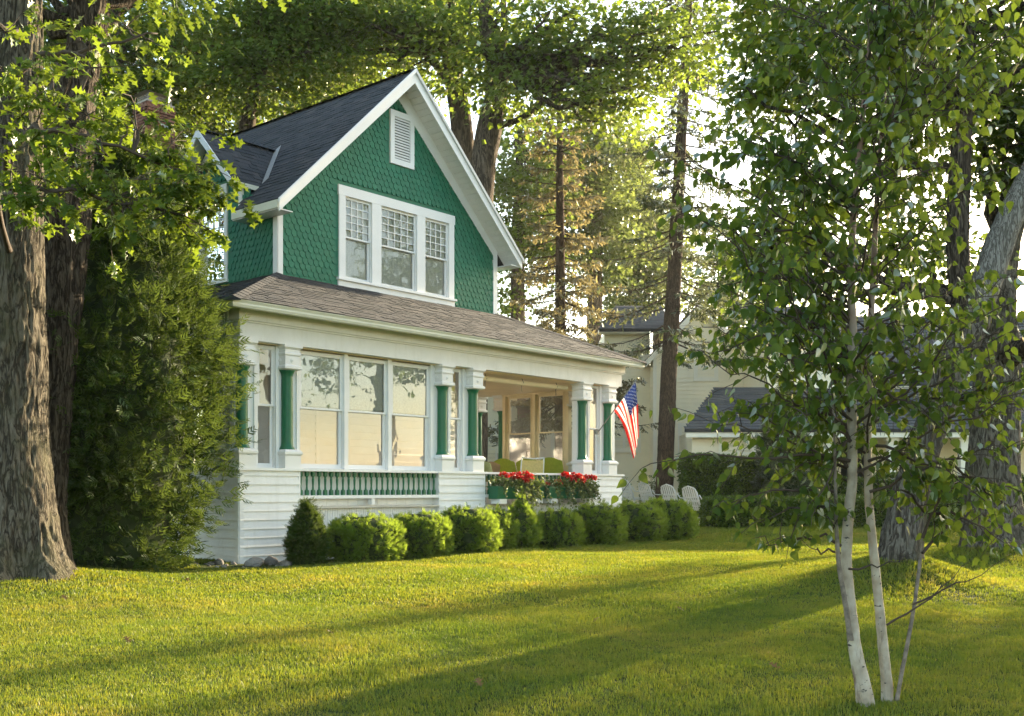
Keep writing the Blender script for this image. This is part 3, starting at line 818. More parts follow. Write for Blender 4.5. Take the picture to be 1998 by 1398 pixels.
# attic louvre
vent = part('attic_vent', MB().xbox(GX, 5.25, 5.95, 9.12, 9.245, 0, .05).xbox(GX, 5.25, 5.95, 8.10, 8.22, 0, .05).xbox(GX, 5.25, 5.37, 8.22, 9.12, 0, .05).xbox(GX, 5.83, 5.95, 8.22, 9.12, 0, .05), WHITE_CLEAN)
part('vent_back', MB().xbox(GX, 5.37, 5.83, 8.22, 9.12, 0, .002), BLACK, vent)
for i in range(15):
    z = 8.235+i*.059
    vs = [GX(5.372, z, .040), GX(5.828, z, .040), GX(5.828, z+.046, .006), GX(5.372, z+.046, .006)]
    part('slat', MB().prism(vs, (0, -.003, .010)), WHITE_CLEAN, vent)
# dormer on the left slope
DF = 2.0-.0
def dh(sgn, run, s, dz=0.0): return (s, DC+sgn*run, DZ-DS*run+dz)
DR = 1.22
def s_on_main(z): return 1.99+(z-EZ2)/SL
dm = MB()
for sg in (-1, 1):
    ze = DZ-DS*DR
    vs = [dh(sg, 0, DF), dh(sg, DR, DF), dh(sg, DR, s_on_main(ze)+.03), dh(sg, 0, s_on_main(DZ)+.03)]
    lo_ = [(x, y, z-.07) for x, y, z in vs]
    dm.add(vs+lo_, [(0, 1, 2, 3), (4, 7, 6, 5), (0, 4, 5, 1), (1, 5, 6, 2), (2, 6, 7, 3)])
dormer = part('dormer', dm, ROOF_BASE)
LD = DR*math.hypot(1, DS)
for sg in (-1, 1):
    o = dh(sg, DR, DF)
    def clipd(b, sg=sg):
        z = DZ-DS*DR+b*DS/math.hypot(1, DS)
        return (0, s_on_main(z)-DF)
    shingle_roof(o, (1, 0, 0), (0, -sg, DS), 2.2, LD, clipd, expo=.14, tab=.28, rank=0 if sg == -1 else 4)
    part('rake_board', MB().prism([dh(sg, 0, DF-.03, .0), dh(sg, DR, DF-.03, .0), dh(sg, DR, DF-.03, -.15), dh(sg, 0, DF-.03, -.17)], (.028, 0, 0)), WHITE_CLEAN, dormer)
    part('frieze_board', MB().prism([dh(sg, 0.0, S1-.03, -.22), dh(sg, DR-.12, S1-.03, -.10), dh(sg, DR-.12, S1-.03, -.32), dh(sg, 0, S1-.03, -.45)], (.028, 0, 0)), WHITE_CLEAN, dormer)
    part('eave_fascia', MB().prism([dh(sg, DR, DF, .0), dh(sg, DR, s_on_main(DZ-DS*DR), .0), dh(sg, DR, s_on_main(DZ-DS*DR), -.09), dh(sg, DR, DF, -.09)], (0, sg*.025, 0)), CREAM_TRIM, dormer)
    part('dormer_soffit', MB().prism([dh(sg, .02, DF, -.075), dh(sg, DR, DF, -.075), dh(sg, DR, S1, -.075), dh(sg, .02, S1, -.075)], (0, 0, -.012)), WHITE, dormer)
part('corner_board', MB().xbox(xf_left(S1), DC-1.06, DC-.94, 6.6, 7.20, 0, .035), WHITE_CLEAN, dormer)
part('valley_flashing', MB().prism([(2.66, 3.02, EZ2+SL*(2.66-1.99)+.02), (2.80, 3.00, EZ2+SL*(2.80-1.99)+.02), (4.05, DC-.02, EZ2+SL*(4.05-1.99)+.02), (3.88, DC-.02, EZ2+SL*(3.88-1.99)+.02)], (0, 0, .012)), METAL, dormer)
hip_caps(dh(1, 0, DF, .02), dh(1, 0, s_on_main(DZ)+.1, .02), 12, w=.11, name='ridge_cap', parent=dormer)
LX = xf_left(S1)
for q in ((3.70, 3.80, 5.40, 7.22), (4.70, 4.80, 5.40, 7.22)): part('window_casing', MB().xbox(LX, *q, -.02, .035), WHITE_CLEAN, dormer)
part('window_casing', MB().xbox(LX, 3.70, 4.80, 7.22, 7.33, -.02, .04), WHITE_CLEAN, dormer)
part('window_sill', MB().xbox(LX, 3.66, 4.84, 5.34, 5.40, -.02, .07), WHITE_CLEAN, dormer)
window(house, xf_left(S1), 3.80, 4.70, 5.40, 7.22, 6.3, 'dormer_window', grid=(4, 5), shade=SHADE)
# roof shingle objects: the 300 that show largest, the rest joined
ROOF_PIECES.sort(key=lambda q: q[2])
for vs, fs_, _ in ROOF_PIECES[:300]:
    part('roof_shingle', MB().add(vs, fs_), ROOF)
rest = MB()
for vs, fs_, _ in ROOF_PIECES[300:]: rest.add(vs, fs_)
tag(part('roof_shingle', rest, ROOF), kind='stuff')
# chimney behind the ridge
cs0, ct0, CT = 3.95, 9.45, 10.80
ch = part('chimney', MB().box(cs0+.012, cs0+.74, ct0+.012, ct0+.58, 7.2, CT-.02), MORTAR)
def brick_mesh(l, w=.105, h=.062):
    mb = MB(); c = .004
    mb.box(-l/2, l/2, -w/2, w/2, 0, h)
    return mb.mesh('brick', BRICK)
BK = brick_mesh(.215); BH = brick_mesh(.105)
nb = 0
for r in range(22):
    z = CT-.075*(r+1)
    corb = .03 if r in (1, 2) else 0.0
    odd = r % 2
    for face in ('front', 'left'):
        L_ = .75 if face == 'front' else .6
        x = 0.0
        first = True
        while x < L_-.02:
            half = (odd == (face == 'left')) and first
            l = .105 if half else .215
            l = min(l, L_-x)
            o = bpy.data.objects.new('brick', BH if l < .16 else BK); link(o, ch)
            jit = RS.uniform(-.004, .004)
            if face == 'front': o.location = (cs0+x+l/2, ct0+.035-corb+jit, z)
            else:
                o.location = (cs0+.035-corb+jit, ct0+.6-x-l/2, z); o.rotation_euler = (0, 0, PI/2)
            x += l+.011; first = False
crown = MB()
crown.box(cs0-.01, cs0+.76, ct0-.01, ct0+.61, CT, CT+.05)
part('chimney_crown', crown, MORTAR, ch)
mesh_ = MB()
for i in range(9):
    x = cs0+.06+i*.08
    mesh_.box(x, x+.012, ct0+.05, ct0+.062, CT+.05, CT+.24); mesh_.box(x, x+.012, ct0+.54, ct0+.552, CT+.05, CT+.24)
for i in range(6):
    y = ct0+.06+i*.08
    mesh_.box(cs0+.05, cs0+.062, y, y+.012, CT+.05, CT+.24); mesh_.box(cs0+.69, cs0+.702, y, y+.012, CT+.05, CT+.24)
for k in range(3):
    z = CT+.08+k*.05
    mesh_.box(cs0+.05, cs0+.70, ct0+.05, ct0+.058, z, z+.01); mesh_.box(cs0+.05, cs0+.058, ct0+.05, ct0+.55, z, z+.01)
part('cap_mesh', mesh_, METAL, ch)
part('chimney_cap', MB().add([(cs0-.06, ct0-.06, CT+.24), (cs0+.81, ct0-.06, CT+.24), (cs0+.81, ct0+.66, CT+.24), (cs0-.06, ct0+.66, CT+.24), (cs0+.3, ct0+.3, CT+.31), (cs0+.5, ct0+.3, CT+.31), (cs0+.5, ct0+.36, CT+.31), (cs0+.3, ct0+.36, CT+.31)],
     [(0, 1, 5, 4), (1, 2, 6, 5), (2, 3, 7, 6), (3, 0, 4, 7), (4, 5, 6, 7), (3, 2, 1, 0)]), METAL, ch)
# rolled-up porch blind under the beam, with cord
bl = MB().tube([(6.0, .40, 3.50), (7.6, .40, 3.485), (9.2, .40, 3.50)], .055, 10)
blind = part('rolled_blind', bl, TAN)
for a in (6.4, 7.6, 8.8): part('blind_cord', MB().tube([(a, .40, 3.60), (a, .345, 3.49), (a, .40, 3.43), (a+.01, .40, 3.30)], .006, 5), BLACK, blind)
# ------------------------------------------------------------------ vegetation tools
def vnoise(u, v, seed, pu):
    """value noise, periodic in u with pu cells"""
    rs = np.random.RandomState(seed)
    T = rs.rand(pu, 997)
    iu = np.floor(u).astype(int); iv = np.floor(v).astype(int)
    fu = u-iu; fv = v-iv
    fu = fu*fu*(3-2*fu); fv = fv*fv*(3-2*fv)
    a = T[iu % pu, iv % 997]; b = T[(iu+1) % pu, iv % 997]; c = T[iu % pu, (iv+1) % 997]; d = T[(iu+1) % pu, (iv+1) % 997]
    return a*(1-fu)*(1-fv)+b*fu*(1-fv)+c*(1-fu)*fv+d*fu*fv

def bark_trunk(name, pts, rad, parent, mat, nth=110, nz=240, depth=.035, ridges=26, seed=1, flare=0.0, stretch=9.0, roots=5):
    """trunk with modelled bark ridges; pts are world points relative to the parent"""
    pts = np.array([tuple(p) for p in pts], float); rad = np.array(rad, float)
    t = np.linspace(0, 1, len(pts)); q = np.linspace(0, 1, nz)
    def smooth(a):
        r = np.interp(q, t, a)
        k = max(3, nz//(len(pts)*2)) | 1
        pad = np.concatenate([2*r[0]-r[1:k//2+1][::-1], r, 2*r[-1]-r[-k//2:-1][::-1]])
        return np.convolve(pad, np.ones(k)/k, 'same')[k//2:k//2+nz]
    C = np.stack([smooth(pts[:, i]) for i in range(3)], 1)
    R = smooth(rad)
    th = np.linspace(0, 2*PI, nth, endpoint=False)
    TH, Q = np.meshgrid(th, q)
    zz = np.repeat(C[:, 2][:, None], nth, 1)
    u = TH/(2*PI)*ridges+.6*np.sin(zz*1.7)+.4*np.sin(zz*4.1+TH*2)+.35*np.sin(zz*11.3+TH*5)
    n1 = vnoise(u % ridges, zz*stretch*.35+7, seed, ridges)
    n2 = vnoise((TH/(2*PI)*ridges*2) % (ridges*2), zz*stretch+3, seed+1, ridges*2)
    n3 = vnoise((TH/(2*PI)*6) % 6, zz*1.1, seed+2, 6)
    rid = 1-np.abs(2*n1-1)
    rid = np.clip(rid*1.5, 0, 1)
    brk = vnoise((TH/(2*PI)*ridges) % ridges, zz*stretch*1.3+11, seed+5, ridges)
    disp = depth*(rid-.7)*(.55+.8*brk)+depth*.55*(n2-.5)+.10*(n3-.5)*R[:, None]
    zb = zz-C[0, 2]
    fl = flare*np.exp(-zb/.38)*(1+.45*np.sin(TH*roots+seed)+.25*np.sin(TH*(roots+3)))
    RR = R[:, None]*(1+fl)+disp
    V = np.stack([C[:, 0][:, None]+RR*np.cos(TH), C[:, 1][:, None]+RR*np.sin(TH), zz], -1).reshape(-1, 3)
    i = np.arange(nz-1)[:, None]*nth; j = np.arange(nth)[None, :]; j2 = (j+1) % nth
    F = np.stack([i+j, i+j2, i+nth+j2, i+nth+j], -1).reshape(-1, 4)
    return np_obj(name, V, F, mat, parent, smooth=True)

def unit(a): return a/np.maximum(np.linalg.norm(a, axis=-1, keepdims=True), 1e-9)
KITE = (np.array([(0, 0, 0), (.42, .5, .10), (1, 0, -.06), (.42, -.5, .10)], float), np.array([(0, 2, 1), (0, 3, 2)]))
def half_leaf(xs, ys, fold=.18, curl=-.10):
    k = len(xs)
    v = []
    for x in xs: v.append((x, 0, curl*x*x))
    for x, y in zip(xs, ys): v.append((x, y, curl*x*x+fold*abs(y)))
    for x, y in zip(xs, ys): v.append((x, -y, curl*x*x+fold*abs(y)))
    f = []
    for i in range(k-1):
        f += [(i, i+1, k+i+1), (i, k+i+1, k+i), (i, 2*k+i+1, i+1), (i, 2*k+i, 2*k+i+1)]
    v = np.array(v, float); f = np.array(f)
    ar = np.linalg.norm(np.cross(v[f[:, 1]]-v[f[:, 0]], v[f[:, 2]]-v[f[:, 0]]), axis=1)
    return v, f[ar > 1e-6]
BIRCH_L = half_leaf([0, .10, .30, .55, .80, 1.0], [.0, .30, .40, .30, .12, .0])
OAK_L = half_leaf([0, .10, .20, .27, .36, .47, .56, .66, .76, .84, 1.0], [.02, .10, .30, .10, .12, .44, .13, .12, .34, .10, .0], .22, -.22)
_mo = [(0, 0), (.10, .34), (.30, .52), (.38, .26), (.62, .44), (.62, .16), (1.0, 0), (.62, -.16), (.62, -.44), (.38, -.26), (.30, -.52), (.10, -.34)]
MAPLE_L = (np.array([(.40, 0, -.03)]+[(x, y, .14*abs(y)-.14*x*x) for x, y in _mo], float), np.array([(0, i+1, (i+1) % 12+1) for i in range(12)]))
OAK_S = half_leaf([0, .20, .30, .47, .60, .76, 1.0], [.02, .30, .10, .44, .12, .32, .0], .2, -.2)
FERN = []
def frond(n=6, w=.30):
    v = []; f = []
    v += [(0, -.02, 0), (0, .02, 0), (1, 0, -.10)]; f.append((0, 1, 2))
    for i in range(n):
        x = .06+.80*i/n; l = w*(1-.60*i/n)+.06
        for sg in (-1, 1):
            k = len(v)
            v += [(x, 0, -.10*x*x), (x+.10, sg*.02, -.10*x*x), (x+l*.95, sg*l*.80, -.10*(x+l)**2-.02), (x+l*.45, sg*l*.66, -.05)]
            f += [(k, k+1, k+2), (k, k+2, k+3)]
    return np.array(v, float), np.array(f)
CEDAR_F = frond(6); CEDAR_S = frond(3, .45)
NEEDLE = (np.array([(0, -.5, 0), (0, .5, 0), (1, .35, -.04), (1, -.35, -.04)], float), np.array([(0, 1, 2), (0, 2, 3)]))

def cloud(P, D, U, L, Wd, tmpl):
    """leaves: base P, axis D, up U, length L, width Wd"""
    tv, tf = tmpl
    D = unit(D); S = unit(np.cross(U, D)); U2 = np.cross(D, S)
    L = np.asarray(L).reshape(-1, 1, 1)*np.ones((len(P), 1, 1)); Wd = np.asarray(Wd).reshape(-1, 1, 1)*np.ones((len(P), 1, 1))
    V = P[:, None, :]+D[:, None, :]*tv[None, :, 0:1]*L+S[:, None, :]*tv[None, :, 1:2]*Wd+U2[:, None, :]*tv[None, :, 2:3]*L
    F = tf[None]+(np.arange(len(P))*len(tv))[:, None, None]
    return V.reshape(-1, 3), F.reshape(-1, 3)

def curve_pts(a, b, sag=0.0, n=6, rng=None, wob=0.0):
    a = np.array(a, float); b = np.array(b, float)
    out = []
    for i in range(n+1):
        f = i/n
        p = a+(b-a)*f
        p[2] += sag*4*f*(1-f)
        if rng is not None and 0 < i < n: p += rng.normal(0, wob, 3)
        out.append(p)
    return out

def crown_parts(root, rng, trunk_pts, trunk_r, crowns, leafmat, barkmat, lsize, nleaf, tmpl=KITE, aspect=.9, spread=(.85, .85, .34), zstart=None, limb_n=9, name='crown', droop=.35, named=0, view_rank=None, stuff=False):
    """limbs from the trunk into ellipsoid crowns, leaf sprays round the limb ends. crowns: (centre, radii, sprays)"""
    tp = np.array([tuple(p) for p in trunk_pts], float); tr = np.array(trunk_r, float)
    wood = MB(); leaves_P = []; leaves_D = []; leaves_U = []
    for c, rr, ncl in crowns:
        c = np.array(c, float); rr = np.array(rr, float)
        # limbs
        ends = []
        for i in range(limb_n):
            d = unit(rng.normal(0, 1, 3)*np.array([1, 1, .8]))
            e = c+rr*d*rng.uniform(.55, .9)
            k = int(np.clip(np.argmin(np.abs(tp[:, 2]-(e[2]-.45*np.linalg.norm(e[:2]-tp[-1][:2])-.5))), 1, len(tp)-1))
            s = tp[k]
            pts = curve_pts(s, e, -.10*np.linalg.norm(e-s)*.6, 7, rng, .03*np.linalg.norm(e-s))
            r0 = max(.02, tr[k]*.42)
            rad = [r0*(1-.85*j/7)+.008 for j in range(8)]
            wood.tube(pts, rad, 7)
            ends.append((np.array(pts), rad))
        allp = np.concatenate([q[0] for q in ends]); allr = np.concatenate([np.array(q[1]) for q in ends])
        # sprays
        dirs = unit(rng.normal(0, 1, (ncl, 3)))
        rad = rng.uniform(0, 1, (ncl, 1))**(1/2.4)
        cl = c+rr*dirs*rad
        for p in cl:
            j = int(np.argmin(np.linalg.norm(allp-p, axis=1)+.15*rng.rand(len(allp))))
            q = allp[j]
            if np.linalg.norm(p-q) > .25:
                wood.tube(curve_pts(q, p, .04*np.linalg.norm(p-q), 3, rng, .05), [max(.007, allr[j]*.5), .012, .008, .005], 4, cap=False)
            n = int(nleaf*rng.uniform(.6, 1.4))
            o = rng.normal(0, 1, (n, 3))*np.array(spread)*.55
            tilt = rng.normal(0, .25, 2)
            o[:, 2] += o[:, 0]*tilt[0]+o[:, 1]*tilt[1]-.25*(o[:, 0]**2+o[:, 1]**2)
            out = unit(o*np.array([1, 1, .25])+unit((p-c)[None])*.3+rng.normal(0, .35, (n, 3)))
            out[:, 2] -= droop*rng.uniform(.2, 1.3, n)
            leaves_P.append(p+o); leaves_D.append(out)
            leaves_U.append(np.array([0, 0, 1])+rng.normal(0, .45, (n, 3)))
    P = np.concatenate(leaves_P); D = np.concatenate(leaves_D); U = np.concatenate(leaves_U)
    L = lsize*rng.uniform(.65, 1.25, len(P))
    if wood.v: wood.build('limbs', barkmat, root, smooth=True)
    if named: leaf_objects(root, P, D, U, L, aspect, tmpl, leafmat, named)
    else:
        V, F = cloud(P, D, U, L, L*aspect, tmpl)
        o = np_obj(name, V, F, leafmat, root)
        if stuff: o['kind'] = 'stuff'

def leaf_objects(root, P, D, U, L, aspect, tmpl, leafmat, named, off=None):
    """the NAMED leaves nearest the camera and in the frame become objects sharing one mesh; the rest is one part"""
    off = np.array(root.location) if off is None else off
    Wp = P+off
    dist = Wp[:, 1].copy()
    px = 999+2100*Wp[:, 0]/np.maximum(Wp[:, 1], .1); py = 955-2100*(Wp[:, 2]-EYE)/np.maximum(Wp[:, 1], .1)
    dist[(px < 10) | (px > 1985) | (py < 10) | (py > 1385)] += 100
    order = np.argsort(dist)
    me = np_mesh('leaf', tmpl[0]*np.array([1, aspect, 1]), tmpl[1], leafmat)
    Dn = unit(D); S = unit(np.cross(U, Dn)); U2 = np.cross(Dn, S)
    for i in order[:named]:
        o = bpy.data.objects.new('leaf', me); COL.objects.link(o); o.parent = root
        l = L[i]
        M = Matrix(((Dn[i][0]*l, S[i][0]*l, U2[i][0]*l, P[i][0]), (Dn[i][1]*l, S[i][1]*l, U2[i][1]*l, P[i][1]), (Dn[i][2]*l, S[i][2]*l, U2[i][2]*l, P[i][2]), (0, 0, 0, 1)))
        o.matrix_local = M
    r = order[named:]
    V, F = cloud(P[r], D[r], U[r], L[r], L[r]*aspect, tmpl)
    o = np_obj('leaves', V, F, leafmat, root)
    o['kind'] = 'stuff'

# leaf and bark materials
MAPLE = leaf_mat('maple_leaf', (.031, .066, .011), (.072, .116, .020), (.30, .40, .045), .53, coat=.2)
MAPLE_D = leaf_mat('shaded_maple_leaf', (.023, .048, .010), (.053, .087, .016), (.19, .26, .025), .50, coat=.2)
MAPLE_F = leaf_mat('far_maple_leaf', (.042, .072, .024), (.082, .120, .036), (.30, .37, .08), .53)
OAKL = leaf_mat('oak_leaf', (.028, .064, .008), (.066, .110, .013), (.27, .36, .025), .48, gloss=.42, coat=.25)
BIRCHL = leaf_mat('birch_leaf', (.019, .047, .011), (.047, .083, .016), (.29, .40, .035), .43, gloss=.45, coat=.2)
CEDARL = leaf_mat('cedar_spray', (.022, .050, .010), (.066, .102, .018), (.14, .19, .03), .27, gloss=.6, brown=(.10, .062, .018), coat=.05)
BUSHL = leaf_mat('bush_spray', (.048, .100, .014), (.125, .195, .028), (.42, .56, .05), .42, gloss=.6, coat=.06)
HEDGEL = leaf_mat('hedge_leaf', (.038, .078, .016), (.090, .140, .028), (.30, .40, .05), .38, gloss=.4, coat=.2)
SPRUCEL = leaf_mat('spruce_needles', (.038, .058, .032), (.080, .098, .052), (.22, .25, .10), .38, gloss=.6, coat=.2)
SPRUCEB = leaf_mat('brown_spruce_needles', (.080, .082, .042), (.15, .132, .062), (.32, .27, .11), .42, gloss=.6, coat=.2)
BARK_O = bark_mat('oak_bark', (.045, .038, .029), (.115, .100, .076), (.20, .175, .138), 5.0, moss=(.085, .086, .046))
BARK_D = bark_mat('dark_bark', (.030, .024, .018), (.075, .060, .046), (.15, .125, .098), 5.0)
BARK_M = bark_mat('maple_bark', (.045, .036, .028), (.10, .080, .060), (.17, .14, .11), 4.0)
BARK_S = bark_mat('spruce_bark', (.055, .038, .028), (.11, .078, .056), (.17, .125, .092), 7.0)
BARK_P = bark_mat('pale_bark', (.13, .12, .105), (.27, .255, .23), (.42, .41, .375), 9.0)
BARK_G = bark_mat('grey_brown_bark', (.060, .050, .042), (.135, .118, .098), (.23, .21, .18), 5.0, moss=(.09, .09, .06))
TWIG = paint('twig_bark', (.055, .038, .026), .8, .2, 6, .2)
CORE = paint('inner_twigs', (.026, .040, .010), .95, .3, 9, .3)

def tree_root(name, base, label, cat='tree', group=None):
    r = empty(name, tuple(base)); tag(r, label, cat, group)
    return r
def relpts(pts, base): return [Vector(p)-Vector(base) for p in pts]

# ------------------------------------------------------------------ the two oaks at the left
def gz(p): return Vector((p[0], p[1], h1(p[0], p[1])))
b = gz((-6.25, 13.5)); b.z -= .12
oak = tree_root('oak_tree', b, 'huge grey oak trunk at the left edge with bright lobed leaves hanging in front')
pp = [b, at(22, 1000, 13.5), at(12, 800, 13.5), at(10, 600, 13.5), at(14, 400, 13.5), at(30, 200, 13.5), at(38, 60, 13.5), at(40, -120, 13.5), at(30, -420, 13.5)]
bark_trunk('trunk', relpts(pp, b), [.56, .50, .475, .455, .41, .31, .26, .24, .20], oak, BARK_O, nth=190, nz=360, depth=.04, ridges=46, flare=.42, seed=3)
rng = np.random.RandomState(4)
# low hanging oak branches: spray centres placed through the real volume in front of the trunk
oc = []
for (px, py, Y, r, n) in [(10,70,12.3,.30,7),(60,150,12.0,.40,12),(150,80,12.4,.40,10),(235,40,12.6,.4,11),(290,90,12.6,.35,8),(245,135,12.2,.35,11),
        (30,215,11.8,.45,18),(110,200,11.6,.45,18),(180,215,11.8,.4,16),(250,225,12.0,.35,10),(60,290,11.5,.40,16),(150,290,11.4,.45,20),(210,320,11.4,.4,16),
        (20,330,11.6,.4,12),(90,350,11.3,.4,16),(160,370,11.2,.4,18),(230,375,11.3,.4,18),(290,355,11.5,.35,13),(335,335,11.9,.3,9),(285,300,11.9,.25,6),
        (370,345,11.9,.3,12),(410,340,12.0,.25,9),(260,410,11.3,.35,14),(310,400,11.5,.35,14),(200,420,11.2,.3,9),(60,390,11.2,.3,9),(190,150,12.0,.4,14),(10,150,12.0,.35,9),(350,375,11.8,.3,12),(30,420,11.2,.25,7),(120,410,11.2,.3,9),(395,375,12.0,.25,8),(405,425,11.9,.28,9),(440,405,12.0,.2,6),(375,445,11.8,.25,8),(340,440,11.6,.25,7),(425,465,12.0,.18,5),(265,190,12.0,.3,9),(300,235,11.9,.3,9),(335,265,11.9,.28,9),(250,250,11.8,.3,9),(430,385,12.0,.2,6),(385,400,11.9,.25,8),(350,300,12.0,.25,8),(240,470,11.4,.2,5)]:
    oc.append((at(px, py, Y), r, n))
wood = MB()
limbs = []
for (pts, r0) in (([at(30,420,13.3), at(10,300,12.3), at(60,250,11.6), at(140,260,11.4), at(260,300,11.7), at(400,345,12.0)], .05),
                  ([at(28,150,13.3), at(70,110,12.6), at(150,100,12.2), at(240,80,12.5), at(330,60,12.8)], .04),
                  ([at(20,500,13.2), at(-10,380,12.0), at(50,370,11.4), at(140,370,11.2), at(240,400,11.3), at(320,400,11.6)], .04),
                  ([at(36,80,13.4), at(20,60,12.6), at(-30,40,12.3), at(10,180,11.9)], .05)):
    rp = relpts(pts, b); n_ = len(rp)
    rad = [r0*(1-.82*i/(n_-1)) for i in range(n_)]
    # refine the path
    fine = []; fr_ = []
    for i in range(n_-1):
        for k in range(4):
            f = k/4; fine.append(rp[i].lerp(rp[i+1], f)+Vector(rng.normal(0, .02, 3))); fr_.append(rad[i]*(1-f)+rad[i+1]*f)
    wood.tube(fine, fr_, 8); limbs.append(np.array([tuple(q) for q in fine]))
LP = np.concatenate(limbs)
P_, D_, U_ = [], [], []
for c, r, n in oc:
    c = np.array(c)-np.array(b)
    q = LP[np.argmin(np.linalg.norm(LP-c, axis=1))]
    pts = curve_pts(q, c, .05, 4, rng, .03)
    wood.tube(pts, [.016, .012, .009, .007, .004], 5, cap=False)
    for k in range(int(n/3.2)+2):
        e = c+rng.normal(0, 1, 3)*np.array([r, r, r*.55])*.8
        wood.tube(curve_pts(pts[3], e, .02, 3, rng, .015), [.007, .005, .004, .003], 4, cap=False)
        for j in range(9):
            dd = unit(rng.normal(0, 1, 3)*np.array([1, 1, .45])+unit(e-pts[3])*.7); dd[2] -= rng.uniform(.05, .7)
            P_.append(e-unit(e-pts[3])*rng.uniform(0, .14)); D_.append(dd); U_.append(np.array([0, 0, 1])+rng.normal(0, .5, 3))
wood.build('branch', TWIG, oak, smooth=True)
P_, D_, U_ = map(np.array, (P_, D_, U_))
leaf_objects(oak, P_, D_, U_, .17*rng.uniform(.6, 1.25, len(P_)), .85, OAK_L, OAKL, 299)
crown_parts(oak, np.random.RandomState(14), relpts(pp, b)[6:], [.26, .24, .20], [((-.5, -.6, 11.5), (3.6, 3.4, 2.6), 70)], OAKL, BARK_O, .24, 40, tmpl=KITE, aspect=.8, limb_n=6)
# the darker oak stem behind it, leaning right
b2 = gz((-6.40, 14.6)); b2.z -= .1
oak2 = tree_root('oak_tree', b2, 'darker oak trunk leaning right close behind the huge grey trunk')
pp = [b2, at(82, 1000, 14.6), at(94, 850, 14.6), at(104, 700, 14.6), at(116, 560, 14.7), at(128, 430, 14.7), at(138, 300, 14.8), at(150, 180, 14.9), at(168, 60, 15.0), at(185, -80, 15), at(200, -400, 15)]
bark_trunk('trunk', relpts(pp, b2), [.40, .31, .27, .29, .32, .335, .30, .245, .20, .19, .16], oak2, BARK_D, nth=140, nz=300, depth=.035, ridges=34, flare=.25, seed=9)
crown_parts(oak2, np.random.RandomState(8), relpts(pp, b2)[5:], [.3, .3, .24, .2, .19, .16], [((0.4, 1.6, 10.2), (2.6, 2.0, 2.2), 50), ((-3.0, 2.2, 8.2), (2.0, 2.4, 2.8), 110)], MAPLE_D, BARK_D, .19, 48, tmpl=OAK_S, aspect=.8, limb_n=6, name='crown')  # second crown is out of view, added to shade the cottage's left wall

# ------------------------------------------------------------------ evergreens
def evergreen(name, base, label, prof, n, size, tmpl, mat, cat, seed, H, group=None, corek=.72, up=.55, lump=.18, hang=.15, clump=14, csize=.55, wk=.85):
    """shrub of flat sprays round a dark twiggy core. prof(f)->radius at height fraction f"""
    rng = np.random.RandomState(seed)
    r = empty(name, tuple(base)); tag(r, label, cat, group)
    pm = max(prof(x) for x in np.linspace(0, 1, 30))
    nc = max(30, n//clump)
    f = rng.uniform(0, 1, nc*6); keep = rng.rand(nc*6) < np.array([prof(x) for x in f])/pm; f = f[keep][:nc]
    a = rng.uniform(0, 2*PI, len(f))
    R = np.array([prof(x) for x in f])*(1+lump*rng.normal(0, .6, len(f)))
    out = np.stack([np.cos(a), np.sin(a), np.zeros(len(a))], 1)
    slope = np.array([(prof(min(1, x+.03))-prof(max(0, x-.03)))/(.06*H) for x in f])
    nrm = unit(out-np.array([0, 0, 1.0])*np.clip(slope, -2.5, .6)[:, None])
    axis = unit(nrm+rng.normal(0, .25, nrm.shape)+np.array([0, 0, up*.8]))
    C = np.stack([R*np.cos(a), R*np.sin(a), f*H], 1)
    k = clump
    C = np.repeat(C, k, 0); A = np.repeat(axis, k, 0); NR = np.repeat(nrm, k, 0); m = len(C)
    cs = size*csize
    off = rng.normal(0, 1, (m, 3))*cs; dpt = np.abs(rng.normal(0, 1, m))
    P = C+off*.8-NR*(dpt*cs*.5)[:, None]
    D = A+off/cs*.38+rng.normal(0, .28, (m, 3)); D[:, 2] += hang*rng.normal(0, 1, m)
    U = np.cross(np.cross(D, np.array([0, 0, 1.0])), D)*.35+rng.normal(0, .5, P.shape)+NR*.5
    L = size*rng.uniform(.55, 1.25, m)
    P = P-unit(D)*L[:, None]*.55
    P[:, 2] = np.maximum(P[:, 2], .02)
    V, F = cloud(P, D, U, L, L*wk, tmpl)
    # core
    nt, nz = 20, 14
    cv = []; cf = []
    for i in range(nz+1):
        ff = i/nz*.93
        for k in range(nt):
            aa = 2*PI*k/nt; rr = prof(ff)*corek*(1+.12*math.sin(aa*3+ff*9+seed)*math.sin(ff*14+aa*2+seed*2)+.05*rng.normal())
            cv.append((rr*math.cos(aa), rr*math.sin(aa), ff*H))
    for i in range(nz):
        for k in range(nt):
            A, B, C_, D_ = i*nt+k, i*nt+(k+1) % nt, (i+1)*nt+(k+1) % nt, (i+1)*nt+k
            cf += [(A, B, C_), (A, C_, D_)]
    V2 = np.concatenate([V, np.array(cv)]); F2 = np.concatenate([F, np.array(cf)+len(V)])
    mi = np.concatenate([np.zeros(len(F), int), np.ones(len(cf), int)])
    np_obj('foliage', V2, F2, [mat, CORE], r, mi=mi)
    MBs = MB().tube([(0, 0, -.05), (.01, 0, H*.4), (0, .01, H*.8)], [.05*H/2+.02, .03*H/2+.015, .01], 8)
    MBs.build('stem', TWIG, r, smooth=True)
    return r
c = at(226, 1080, 16.2); c.z = h1(c.x, c.y)-.05
def cedar_prof(f): return 1.36*(.72+.62*math.sin(min(1, f*1.25+.12)*PI*.72))*(1-max(0, f-.52)**1.5*1.75)/1.25
cedar = evergreen('cedar_shrub', c, 'big dark green cedar shrub crowding the left side of the cottage', cedar_prof, 17000, .235, CEDAR_S, CEDARL, 'shrub', 5, 6.6, lump=.22, corek=.66, clump=30, csize=1.0, wk=.70)
br = MB()
